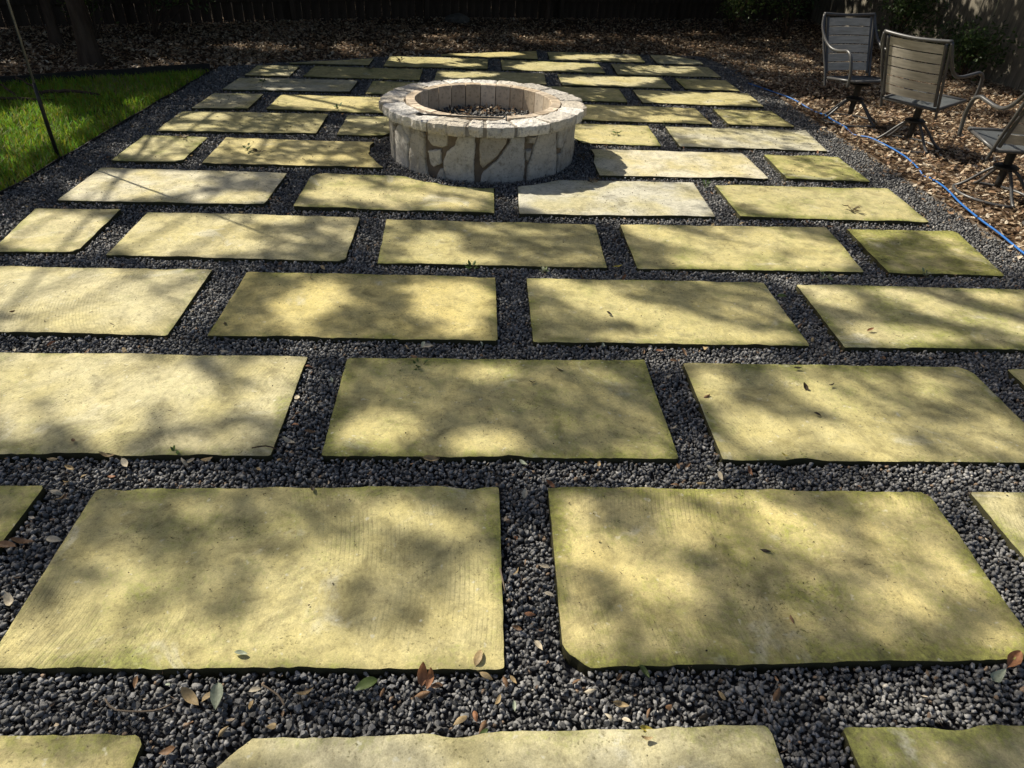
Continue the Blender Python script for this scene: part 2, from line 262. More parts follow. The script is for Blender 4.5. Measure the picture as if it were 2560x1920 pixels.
def tube_data(path, rad, sides=8, V=None, Fc=None):
    """rad: number or list per point"""
    V = [] if V is None else V; Fc = [] if Fc is None else Fc
    P = [Vector(p) for p in path]; n = len(P); b0 = len(V)
    rr = [rad] * n if not hasattr(rad, '__len__') else rad
    up = Vector((0, 0, 1)); t0 = (P[1] - P[0]).normalized()
    if abs(t0.dot(up)) > 0.95: up = Vector((1, 0, 0))
    nx = t0.cross(up).normalized()
    for i in range(n):
        t = (P[min(i + 1, n - 1)] - P[max(i - 1, 0)]).normalized()
        nx = (nx - t * nx.dot(t)).normalized(); ny = t.cross(nx)
        for k in range(sides):
            a = 2 * math.pi * k / sides
            V.append(P[i] + (nx * math.cos(a) + ny * math.sin(a)) * rr[i])
    for i in range(n - 1):
        for k in range(sides):
            k2 = (k + 1) % sides
            Fc.append((b0 + i * sides + k, b0 + i * sides + k2, b0 + (i + 1) * sides + k2, b0 + (i + 1) * sides + k))
    Fc.append(tuple(b0 + k for k in reversed(range(sides)))); Fc.append(tuple(b0 + (n - 1) * sides + k for k in range(sides)))
    return V, Fc
def tube(name, path, rad, mat, parent=None, sides=8, smooth=True):
    V, Fc = tube_data(path, rad, sides); return obj(name, V, Fc, mat, parent, smooth)
def box_data(x0, x1, y0, y1, z0, z1, V=None, Fc=None):
    V = [] if V is None else V; Fc = [] if Fc is None else Fc; b = len(V)
    V += [(x0, y0, z0), (x1, y0, z0), (x1, y1, z0), (x0, y1, z0), (x0, y0, z1), (x1, y0, z1), (x1, y1, z1), (x0, y1, z1)]
    Fc += [tuple(b + i for i in f) for f in ((3, 2, 1, 0), (4, 5, 6, 7), (0, 1, 5, 4), (1, 2, 6, 5), (2, 3, 7, 6), (3, 0, 4, 7))]
    return V, Fc
# value noise on numpy arrays
_perm = np.random.default_rng(3).random((64, 64))
def vnoise(x, y):
    x = np.asarray(x, float); y = np.asarray(y, float)
    xi = np.floor(x).astype(int); yi = np.floor(y).astype(int); fx = x - xi; fy = y - yi
    fx = fx * fx * (3 - 2 * fx); fy = fy * fy * (3 - 2 * fy)
    g = lambda a, b: _perm[a % 64, b % 64]
    return (g(xi, yi) * (1 - fx) + g(xi + 1, yi) * fx) * (1 - fy) + (g(xi, yi + 1) * (1 - fx) + g(xi + 1, yi + 1) * fx) * fy
def fnoise(x, y, o=3):
    s = 0; a = 1; t = 0
    for k in range(o):
        s = s + a * vnoise(np.asarray(x) * 2 ** k + 17 * k, np.asarray(y) * 2 ** k + 5 * k); t += a; a *= 0.5
    return s / t

# ------------------------------------------------------------------ materials
def new_mat(name, rough=0.8, spec=0.3):
    m = bpy.data.materials.new(name); m.use_nodes = True
    nt = m.node_tree; b = nt.nodes['Principled BSDF']
    b.inputs['Roughness'].default_value = rough; b.inputs['Specular IOR Level'].default_value = spec
    return m, nt, b
class NT:
    def __init__(s, nt): s.nt = nt
    def n(s, t, **kw):
        x = s.nt.nodes.new(t)
        for k, v in kw.items():
            if k.startswith('_'): setattr(x, k[1:], v)
            else:
                key = int(k[1:]) if k[0] == 'i' and k[1:].isdigit() else k.replace('__', ' ')
                x.inputs[key].default_value = v
        return x
    def l(s, a, b): s.nt.links.new(a, b)
    def noise(s, vec, scale, detail=4, rough=0.55, dist=0.0):
        x = s.n('ShaderNodeTexNoise', Scale=scale, Detail=detail, Roughness=rough, Distortion=dist)
        if vec is not None: s.l(vec, x.inputs['Vector'])
        return x.outputs['Fac']
    def ramp(s, fac, stops):
        x = s.n('ShaderNodeValToRGB'); e = x.color_ramp.elements
        while len(e) < len(stops): e.new(0.5)
        for i, (p, c) in enumerate(stops):
            e[i].position = p; e[i].color = (*c, 1) if hasattr(c, '__len__') else (c, c, c, 1)
        s.l(fac, x.inputs['Fac']); return x.outputs['Color']
    def mix(s, fac, a, b, mode='MIX'):
        x = s.n('ShaderNodeMix', _data_type='RGBA', _blend_type=mode)
        for v, i in ((fac, 0), (a, 6), (b, 7)):
            if isinstance(v, (int, float)): x.inputs[i].default_value = v
            elif isinstance(v, tuple): x.inputs[i].default_value = (*v, 1)
            else: s.l(v, x.inputs[i])
        return x.outputs[2]
    def math(s, op, a, b=None):
        x = s.n('ShaderNodeMath', _operation=op)
        for v, i in ((a, 0), (b, 1)):
            if v is None: continue
            if isinstance(v, (int, float)): x.inputs[i].default_value = v
            else: s.l(v, x.inputs[i])
        return x.outputs[0]
    def bump(s, h, strength=0.3, dist=0.01, prev=None):
        x = s.n('ShaderNodeBump', Strength=strength, Distance=dist); s.l(h, x.inputs['Height'])
        if prev is not None: s.l(prev, x.inputs['Normal'])
        return x.outputs['Normal']

def mat_tint(name, rough=0.8, spec=0.3, nscale=60, nstr=0.35, bump=0.0, translucent=0.0):
    m, nt, b = new_mat(name, rough, spec); T = NT(nt)
    at = T.n('ShaderNodeAttribute', _attribute_name='tint')
    co = T.n('ShaderNodeNewGeometry').outputs['Position']
    f = T.noise(co, nscale, 3)
    c = T.mix(1.0, at.outputs['Color'], T.ramp(f, [(0.3, 1 - nstr), (0.7, 1 + nstr * 0.6)]), 'MULTIPLY')
    T.l(c, b.inputs['Base Color'])
    if bump: T.l(T.bump(f, bump, 0.004), b.inputs['Normal'])
    if translucent:
        tr = T.n('ShaderNodeBsdfTranslucent'); T.l(c, tr.inputs['Color'])
        ad = T.n('ShaderNodeMixShader', i0=translucent); T.l(b.outputs[0], ad.inputs[1]); T.l(tr.outputs[0], ad.inputs[2])
        T.l(ad.outputs[0], nt.nodes['Material Output'].inputs['Surface'])
    return m
def mat_noise(name, c1, c2, scale=8, rough=0.8, spec=0.3, bump=0.2, bscale=60, bdist=0.005, stretch=None, metallic=0.0):
    m, nt, b = new_mat(name, rough, spec); T = NT(nt)
    co = T.n('ShaderNodeTexCoord').outputs['Object']
    if stretch:
        mp = T.n('ShaderNodeMapping', Scale=stretch); T.l(co, mp.inputs['Vector']); co = mp.outputs['Vector']
    f = T.noise(co, scale, 5)
    T.l(T.mix(T.ramp(f, [(0.32, 0.0), (0.68, 1.0)]), c1, c2), b.inputs['Base Color'])
    if bump: T.l(T.bump(T.noise(co, bscale, 4), bump, bdist), b.inputs['Normal'])
    b.inputs['Metallic'].default_value = metallic
    return m

def make_paver_mat():
    m, nt, b = new_mat('limestone_paver', 0.85, 0.25); T = NT(nt)
    oi = T.n('ShaderNodeObjectInfo'); tc = T.n('ShaderNodeTexCoord')
    off = T.n('ShaderNodeVectorMath', _operation='SCALE'); off.inputs[0].default_value = (37.0, 91.0, 13.0)
    T.l(oi.outputs['Random'], off.inputs['Scale'])
    ad = T.n('ShaderNodeVectorMath', _operation='ADD'); T.l(tc.outputs['Object'], ad.inputs[0]); T.l(off.outputs[0], ad.inputs[1])
    co = ad.outputs[0]
    sep = T.n('ShaderNodeSeparateColor'); T.l(oi.outputs['Color'], sep.inputs[0])
    moss_p, white_p, saw_p = sep.outputs[0], sep.outputs[1], sep.outputs[2]
    big = T.noise(co, 2.2, 5, 0.6, 0.3); mid = T.noise(co, 9, 6, 0.65, 0.4); fine = T.noise(co, 70, 5, 0.7); grain = T.noise(co, 260, 3, 0.7)
    base = T.mix(T.ramp(big, [(0.35, 0.0), (0.65, 1.0)]), (0.61, 0.52, 0.225), (0.555, 0.485, 0.20))
    base = T.mix(T.ramp(mid, [(0.40, 0.0), (0.72, 0.5)]), base, (0.67, 0.60, 0.33))
    # sun-bleached pale stones
    base = T.mix(T.math('MULTIPLY', white_p, T.ramp(T.noise(co, 3.3, 4), [(0.38, 0.35), (0.56, 1.0)])), base, (0.68, 0.645, 0.515))
    # moss and algae: patchy, thicker along the edges
    edge = T.n('ShaderNodeAttribute', _attribute_name='edge').outputs['Fac']
    em = T.n('ShaderNodeMapRange', i1=0.0, i2=0.07, i3=0.13, i4=0.0); T.l(edge, em.inputs[0])
    a = T.math('ADD', T.math('ADD', T.math('MULTIPLY', mid, 0.55), T.math('MULTIPLY', big, 0.5)), em.outputs[0])
    a = T.math('ADD', a, T.math('MULTIPLY', T.math('SUBTRACT', moss_p, 0.48), 0.52))
    a = T.math('ADD', a, T.math('MULTIPLY', T.math('SUBTRACT', fine, 0.5), 0.35))
    moss = T.ramp(a, [(0.57, 0.0), (0.74, 1.0)])
    base = T.mix(T.math('MULTIPLY', moss, 0.82), base, T.mix(T.ramp(fine, [(0.35, 0.0), (0.65, 1.0)]), (0.10, 0.115, 0.022), (0.36, 0.38, 0.085)))
    base = T.mix(1.0, base, T.ramp(T.noise(co, 22, 5, 0.7, 0.6), [(0.32, 0.72), (0.55, 1.0), (0.75, 1.10)]), 'MULTIPLY')
    # pale worn spots and broad dull stains
    base = T.mix(T.ramp(T.noise(co, 3.1, 5, 0.65, 0.8), [(0.60, 0.0), (0.69, 0.7)]), base, (0.68, 0.645, 0.48))
    base = T.mix(1.0, base, T.ramp(T.noise(co, 5.5, 6, 0.7, 1.2), [(0.34, 0.66), (0.50, 1.0), (0.70, 1.07)]), 'MULTIPLY')
    # fine grey-brown grime and pale lichen flecks
    base = T.mix(T.ramp(fine, [(0.30, 0.55), (0.46, 0.0)]), base, (0.17, 0.145, 0.075))
    base = T.mix(T.ramp(T.noise(co, 42, 2, 0.5), [(0.68, 0.0), (0.75, 0.5)]), base, (0.72, 0.70, 0.55))
    vo = T.n('ShaderNodeTexVoronoi', Scale=55.0); T.l(co, vo.inputs['Vector'])
    pit = T.ramp(vo.outputs['Distance'], [(0.06, 1.0), (0.14, 0.0)])
    pitm = T.math('MULTIPLY', pit, T.ramp(T.noise(co, 14, 2), [(0.50, 0.0), (0.62, 1.0)]))
    base = T.mix(T.math('MULTIPLY', pitm, 0.8), base, (0.07, 0.06, 0.03))
    base = T.mix(1.0, base, T.ramp(grain, [(0.25, 0.72), (0.75, 1.18)]), 'MULTIPLY')
    # dark crumbs of lichen and dirt
    sp = T.math('MULTIPLY', T.ramp(T.noise(co, 130, 2, 0.5), [(0.60, 0.0), (0.68, 1.0)]), T.ramp(T.noise(co, 6, 4, 0.7), [(0.45, 0.0), (0.62, 0.75)]))
    base = T.mix(sp, base, (0.10, 0.095, 0.035))
    # hairline scratches
    wv0 = T.n('ShaderNodeMapping', Scale=(3.0, 22.0, 1.0), Rotation=(0, 0, 0.5)); T.l(co, wv0.inputs['Vector'])
    scr = T.ramp(T.noise(wv0.outputs[0], 4, 3, 0.6, 2.0), [(0.485, 0.0), (0.5, 1.0), (0.515, 0.0)])
    scr = T.math('MULTIPLY', scr, T.ramp(T.noise(co, 3, 2), [(0.52, 0.0), (0.64, 0.55)]))
    base = T.mix(scr, base, (0.22, 0.18, 0.085))
    # circular saw arcs in places
    mp = T.n('ShaderNodeVectorMath', _operation='ADD'); T.l(tc.outputs['Object'], mp.inputs[0])
    cmb = T.n('ShaderNodeCombineXYZ'); T.l(T.math('MULTIPLY', T.math('SIGN', T.math('SUBTRACT', oi.outputs['Random'], 0.5)), 1.15), cmb.inputs[0])
    T.l(T.math('MULTIPLY', T.math('SUBTRACT', T.math('FRACT', T.math('MULTIPLY', oi.outputs['Random'], 7.0)), 0.5), 1.4), cmb.inputs[1]); T.l(cmb.outputs[0], mp.inputs[1])
    wv = T.n('ShaderNodeTexWave', _wave_type='RINGS', _rings_direction='Z', Scale=24.0, Distortion=0.8, Detail=1.0, Detail__Scale=1.5)
    T.l(mp.outputs[0], wv.inputs['Vector'])
    sm = T.math('MULTIPLY', T.ramp(T.noise(co, 2.6, 2, 0.4), [(0.48, 0.0), (0.60, 1.0)]), T.math('MULTIPLY', saw_p, T.ramp(mid, [(0.36, 0.15), (0.60, 1.0)])))
    saw = T.math('MULTIPLY', T.ramp(wv.outputs['Fac'], [(0.0, 1.0), (0.45, 0.0)]), sm)
    base = T.mix(T.math('MULTIPLY', saw, 0.34), base, (0.24, 0.21, 0.095))
    # slab to slab difference of the stone
    base = T.mix(1.0, base, T.ramp(T.math('FRACT', T.math('MULTIPLY', oi.outputs['Random'], 13.0)), [(0.0, (0.90, 0.91, 0.95)), (0.5, (1.0, 1.0, 1.0)), (1.0, (1.07, 1.03, 0.94))]), 'MULTIPLY')
    # sides painted near-black: the shadow under the slab edges put into the colour
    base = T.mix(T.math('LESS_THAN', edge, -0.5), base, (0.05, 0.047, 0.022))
    T.l(base, b.inputs['Base Color'])
    h = T.math('ADD', T.math('ADD', T.math('MULTIPLY', mid, 0.6), T.math('MULTIPLY', fine, 0.35)), T.math('MULTIPLY', T.math('ADD', pitm, T.math('MULTIPLY', saw, 0.35)), -0.30))
    n1 = T.bump(h, 0.5, 0.012)
    T.l(T.bump(grain, 0.25, 0.002, n1), b.inputs['Normal'])
    T.l(T.ramp(fine, [(0.3, 0.95), (0.7, 0.75)]), b.inputs['Roughness'])
    return m
def make_ground_mat(name, cells, stops, rough=0.9):
    m, nt, b = new_mat(name, rough, 0.15); T = NT(nt)
    co = T.n('ShaderNodeNewGeometry').outputs['Position']
    v = T.n('ShaderNodeTexVoronoi', Scale=cells); T.l(co, v.inputs['Vector'])
    T.l(T.ramp(v.outputs['Color'], stops), b.inputs['Base Color'])
    T.l(T.bump(v.outputs['Distance'], 0.8, 0.01), b.inputs['Normal'])
    return m
def make_rock_mat(name, c1, c2, c3, scale=5.0, bump=0.8):
    m, nt, b = new_mat(name, 0.85, 0.25); T = NT(nt)
    oi = T.n('ShaderNodeObjectInfo'); pos = T.n('ShaderNodeTexCoord').outputs['Object']
    mid = T.noise(pos, scale, 6, 0.65, 0.5); fine = T.noise(pos, scale * 9, 5, 0.7)
    c = T.mix(T.ramp(mid, [(0.35, 0.0), (0.65, 1.0)]), c1, c2)
    c = T.mix(T.ramp(T.noise(pos, scale * 2.6, 5, 0.7), [(0.52, 0.0), (0.70, 0.8)]), c, c3)
    c = T.mix(T.ramp(fine, [(0.30, 0.6), (0.48, 0.0)]), c, (c3[0] * 0.5, c3[1] * 0.5, c3[2] * 0.5))
    c = T.mix(1.0, c, T.ramp(oi.outputs['Random'], [(0.0, (0.70, 0.66, 0.60)), (0.35, (1.05, 1.05, 1.06)), (0.65, (0.90, 0.84, 0.75)), (1.0, (1.22, 1.21, 1.20))]), 'MULTIPLY')
    T.l(c, b.inputs['Base Color'])
    n1 = T.bump(mid, bump, 0.02); T.l(T.bump(fine, bump * 0.6, 0.006, n1), b.inputs['Normal'])
    return m

M = {}
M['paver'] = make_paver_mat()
M['stone'] = mat_tint('basalt_chip', 0.72, 0.35, 140, 0.35, 0.35)
M['leaf'] = mat_tint('dry_leaf', 0.6, 0.35, 90, 0.3, 0.0, 0.25)
M['green_leaf'] = mat_tint('living_leaf', 0.5, 0.35, 40, 0.3, 0.0, 0.3)
M['crown_leaf'] = mat_tint('oak_leaf', 0.6, 0.2, 3, 0.2)
M['grass'] = mat_tint('grass_blade', 0.55, 0.3, 12, 0.25, 0.0, 0.4)
M['gravel_base'] = make_ground_mat('gravel_bed', 60.0, [(0.0, (0.015, 0.015, 0.016)), (1.0, (0.055, 0.055, 0.06))])
M['mulch_base'] = make_ground_mat('mulch_soil', 30.0, [(0.0, (0.018, 0.011, 0.007)), (0.6, (0.06, 0.036, 0.02)), (1.0, (0.15, 0.095, 0.05))])
M['lawn_base'] = make_ground_mat('lawn_soil', 40.0, [(0.0, (0.012, 0.02, 0.006)), (1.0, (0.04, 0.06, 0.015))])
M['earth'] = mat_noise('earth', (0.10, 0.09, 0.05), (0.07, 0.09, 0.035), 0.6, 0.9, 0.1, 0.3, 3, 0.05)
M['wall_stone'] = make_rock_mat('pit_flagstone', (0.43, 0.41, 0.37), (0.57, 0.545, 0.495), (0.22, 0.20, 0.165), 7.0, 1.0)
M['cap_stone'] = make_rock_mat('cap_limestone', (0.63, 0.60, 0.545), (0.72, 0.69, 0.635), (0.22, 0.205, 0.18), 11.0, 1.0)
M['brick'] = make_rock_mat('fire_brick', (0.66, 0.57, 0.45), (0.58, 0.49, 0.38), (0.36, 0.28, 0.21), 4.0, 0.25)
M['mortar'] = mat_noise('mortar', (0.23, 0.185, 0.14), (0.165, 0.13, 0.10), 20, 0.95, 0.1, 0.6, 120, 0.004)
M['cap_mortar'] = mat_noise('cap_mortar', (0.36, 0.33, 0.28), (0.27, 0.24, 0.20), 20, 0.95, 0.1, 0.6, 120, 0.004)
M['black_metal'] = mat_noise('black_iron', (0.012, 0.012, 0.013), (0.03, 0.028, 0.026), 30, 0.5, 0.4, 0.1, 200, 0.001)
M['rod_metal'] = mat_noise('rod_steel', (0.14, 0.14, 0.145), (0.22, 0.22, 0.22), 20, 0.35, 0.5, 0.05, 200, 0.001, None, 0.6)
M['dark_rock'] = make_rock_mat('field_rock', (0.09, 0.085, 0.075), (0.13, 0.12, 0.10), (0.05, 0.045, 0.04), 8.0, 0.8)
M['chair_metal'] = mat_noise('chair_frame', (0.055, 0.054, 0.055), (0.085, 0.083, 0.082), 12, 0.38, 0.5, 0.05, 300, 0.001)
M['slat'] = mat_noise('slat_weave', (0.34, 0.31, 0.26), (0.53, 0.485, 0.415), 5.0, 0.6, 0.3, 0.15, 40, 0.001, (1.0, 12.0, 14.0))
M['seat_fabric'] = mat_noise('seat_sling', (0.06, 0.066, 0.068), (0.10, 0.106, 0.108), 6.0, 0.55, 0.4, 0.2, 300, 0.001)
M['hose'] = mat_noise('hose_vinyl', (0.02, 0.125, 0.40), (0.03, 0.15, 0.46), 8, 0.4, 0.5, 0.05, 200, 0.001)
M['fence_shaded'] = mat_noise('shaded_board', (0.035, 0.026, 0.019), (0.075, 0.056, 0.042), 3.0, 0.9, 0.1, 0.5, 20, 0.006, (9.0, 9.0, 0.8))  # fence boards darkened, the shade on the back fence put into the colour
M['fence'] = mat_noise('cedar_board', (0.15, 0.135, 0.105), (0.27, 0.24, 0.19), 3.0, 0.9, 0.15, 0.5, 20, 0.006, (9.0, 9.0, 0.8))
M['bark'] = mat_noise('bark', (0.05, 0.034, 0.024), (0.11, 0.078, 0.056), 5.0, 0.95, 0.1, 1.0, 12, 0.03, (3.0, 3.0, 0.6))
M['wood'] = mat_noise('dead_wood', (0.10, 0.075, 0.055), (0.20, 0.16, 0.12), 8.0, 0.9, 0.1, 0.5, 40, 0.006)
M['edging'] = mat_noise('edging_plastic', (0.012, 0.012, 0.012), (0.03, 0.026, 0.022), 6.0, 0.6, 0.3, 0.1, 50, 0.002)

# ------------------------------------------------------------------ regions
def back_gravel_y(x):
    return np.interp(x, [-3.0, -2.3, -0.6, 0.7, 3.0, 3.2], [8.25, 8.66, 9.55, 10.06, 10.1, 9.5])
def in_lawn(x, y): return (x < LEFT_EDGE) & (y < LAWN_A[1] + LAWN_SLOPE * (x - LAWN_A[0]))
def in_gravel(x, y): return (x > LEFT_EDGE) & (x < RIGHT_EDGE) & (y < back_gravel_y(x))
def in_paver(x, y, grow=0.0):
    x = np.asarray(x); y = np.asarray(y); res = np.zeros(x.shape, bool)
    for _, q in PAVERS:
        ins = np.ones(x.shape, bool)
        for i in range(4):                       # corners run clockwise
            (ax, ay), (bx, by) = q[i], q[(i + 1) % 4]; L = math.hypot(bx - ax, by - ay) + 1e-9
            d = ((bx - ax) * (y - ay) - (by - ay) * (x - ax)) / L
            ins &= d < grow
        res |= ins
    return res & (np.hypot(x - PIT_C[0], y - PIT_C[1]) > CUT_R - grow)
def euler_mats(a, b, c):
    """Rz(c) Ry(b) Rx(a) for arrays"""
    ca, sa, cb, sb, cc, sc = np.cos(a), np.sin(a), np.cos(b), np.sin(b), np.cos(c), np.sin(c)
    Mx = np.empty((len(a), 3, 3))
    Mx[:, 0, 0] = cc * cb; Mx[:, 0, 1] = cc * sb * sa - sc * ca; Mx[:, 0, 2] = cc * sb * ca + sc * sa
    Mx[:, 1, 0] = sc * cb; Mx[:, 1, 1] = sc * sb * sa + cc * ca; Mx[:, 1, 2] = sc * sb * ca - cc * sa
    Mx[:, 2, 0] = -sb; Mx[:, 2, 1] = cb * sa; Mx[:, 2, 2] = cb * ca
    return Mx
def scatter(protos, pos, scl, rot, tint, which=None):
    """merge copies of prototype (V,F) pieces; scl (n,) or (n,3)"""
    n = len(pos); scl = np.asarray(scl)
    if scl.ndim == 1: scl = np.repeat(scl[:, None], 3, 1)
    which = rng.integers(0, len(protos), n) if which is None else which
    VV, FF, TT, base = [], [], [], 0
    for k, (pv, pf) in enumerate(protos):
        s = np.where(which == k)[0]
        if not len(s): continue
        v = np.einsum('nij,nvj->nvi', rot[s], pv[None] * scl[s][:, None, :]) + pos[s][:, None, :]
        m = len(pv)
        f = pf[None] + (base + np.arange(len(s)) * m)[:, None, None]
        VV.append(v.reshape(-1, 3)); FF.append(f.reshape(-1, 3)); TT.append(np.repeat(tint[s], m, 0)); base += len(s) * m
    return np.concatenate(VV), np.concatenate(FF), np.concatenate(TT)
def hull_proto(seed, npts, flat=0.75):
    r = random.Random(seed); bm = bmesh.new()
    for _ in range(npts):
        v = Vector((r.gauss(0, 1), r.gauss(0, 1), r.gauss(0, 1))).normalized() * r.uniform(0.8, 1.12)
        bm.verts.new((v.x * (1.05 + 0.22 * math.sin(seed * 1.7)), v.y * (0.86 + 0.10 * math.cos(seed * 2.3)), v.z * flat))
    g = bmesh.ops.convex_hull(bm, input=bm.verts)
    bmesh.ops.delete(bm, geom=[e for e in g['geom_interior'] if isinstance(e, bmesh.types.BMVert)], context='VERTS')
    bmesh.ops.triangulate(bm, faces=bm.faces)
    bm.verts.index_update()
    V = np.array([v.co[:] for v in bm.verts]); F = np.array([[v.index for v in f.verts] for f in bm.faces]); bm.free()
    return V, F
def leaf_proto(curl=0.15, fold=0.12, width=0.42, twist=0.0):
    s = np.array([-0.5, -0.17, 0.2, 0.5]); w = np.array([0, 0.5, 0.42, 0]) * width
    z = curl * (np.abs(s) * 2) ** 2
    V = [(s[i], twist * (i - 1.5), z[i]) for i in range(4)]
    V += [(s[1], w[1], z[1] + fold), (s[2], w[2], z[2] + fold), (s[1], -w[1], z[1] + fold), (s[2], -w[2], z[2] + fold * 0.8)]
    F = [(0, 1, 4), (1, 2, 5), (1, 5, 4), (2, 3, 5), (0, 6, 1), (1, 6, 7), (1, 7, 2), (2, 7, 3)]
    return np.array(V, float), np.array(F)
LEAF_PROTOS = [leaf_proto(0.10, 0.05, 0.42), leaf_proto(0.22, 0.12, 0.36), leaf_proto(-0.14, 0.07, 0.46), leaf_proto(0.05, 0.16, 0.34, 0.03), leaf_proto(0.3, 0.05, 0.40, -0.03), leaf_proto(-0.05, -0.10, 0.48)]
DRY = np.array([(0.42, 0.32, 0.21), (0.31, 0.215, 0.135), (0.50, 0.405, 0.29), (0.22, 0.145, 0.09), (0.33, 0.20, 0.115), (0.56, 0.48, 0.37), (0.14, 0.095, 0.065)])

# ------------------------------------------------------------------ ground
def sheet(name, polys, z, mat, kind='structure'):
    V, F = [], []
    for p in polys:
        F.append(tuple(range(len(V), len(V) + len(p)))); V += [(x, y, z) for x, y in p]
    return tag(obj(name, V, F, mat), kind=kind)
tag(sheet('ground', [[(-150, -150), (150, -150), (150, 150), (-150, 150)]], -0.065, M['earth']), 'bare earth ground stretching out beyond the garden')
gravel_bed = sheet('gravel_bed', [[(LEFT_EDGE, -2), (RIGHT_EDGE, -2), (RIGHT_EDGE, 10.2), (LEFT_EDGE, 10.2)]], -0.05, M['gravel_base'])
tag(gravel_bed, 'dark crushed basalt gravel between and around the stone pavers')
gb = [(-2.955, 8.26), (-2.3, 8.66), (-0.6, 9.55), (0.7, 10.06), (3.0, 10.1), (3.21, 9.5)]
mulch = sheet('mulch_bed', [[(3.21, -2), (9, -2), (9, 17), (3.21, 17)], gb + [(3.21, 17), (-2.955, 17)],
                            [(-2.955, 8.03), (-2.955, 17), (-16, 17), (-16, 0.2)]], -0.036, M['mulch_base'])
tag(mulch, 'brown leaf mulch bed around the patio and under the trees')
lawn = sheet('lawn', [[(-2.955, -2), (-2.955, 8.03), (-16, 0.2), (-16, -2)]], -0.034, M['lawn_base'])
tag(lawn, 'green grass lawn beside the gravel and black edging')

# ------------------------------------------------------------------ pavers
PALE = {'5A': 0.8, '5C': 0.9, '6C': 1.0, '7D': 0.75, '8A': 0.75, '9A': 0.7, '12C': 0.5, '10A': 0.5, '1B': 0.05, '4A': 0.35, '0B': 0.45, '4B': 0.3, '5B': 0.2, '3A': 0.35, '2A': 0.35, '10D': 0.4, '12B': 0.3, '11A': 0.4}
MOSS = {'1C': 0.64, '0C': 0.78, '4E': 0.82, '6D': 0.7, '5D': 0.56, '3D': 0.58, '2B': 0.58, '2C': 0.5, '1B': 0.5, '0A': 0.5, '0B': 0.40, '3C': 0.48, '5C': 0.2, '6C': 0.15, '5A': 0.3, '2A': 0.40, '3A': 0.42, '3B': 0.42, '1D': 0.45, '1A': 0.55, '2D': 0.65}
SAW = {'1B': 1, '1C': 0.9, '2C': 1, '3A': 1, '3D': 1, '2A': 0.8, '4A': 0.7, '4C': 0.7, '4D': 0.8, '2B': 0.6, '0C': 0.9, '3B': 0.5, '5B': 0.6, '6A': 0.6, '1D': 1, '0A': 0.5}
CHAMFER = {'1C': [(3, 0.04), (1, 0.016)], '0A': [(1, 0.012)], '0B': [(0, 0.045), (1, 0.010)], '2C': [(1, 0.028)], '5B': [(0, 0.05), (1, 0.05)], '4E': [(1, 0.02)], '12C': [(1, 0.22)], '6A': [(2, 0.03)], '10C': [(0, 0.04)], '4A': [(2, 0.02)], '4B': [(2, 0.022)]}
patio = tag(empty('patio', (0, 3, 0)), 'stone paver patio laid in offset rows with gravel joints', kind='structure')
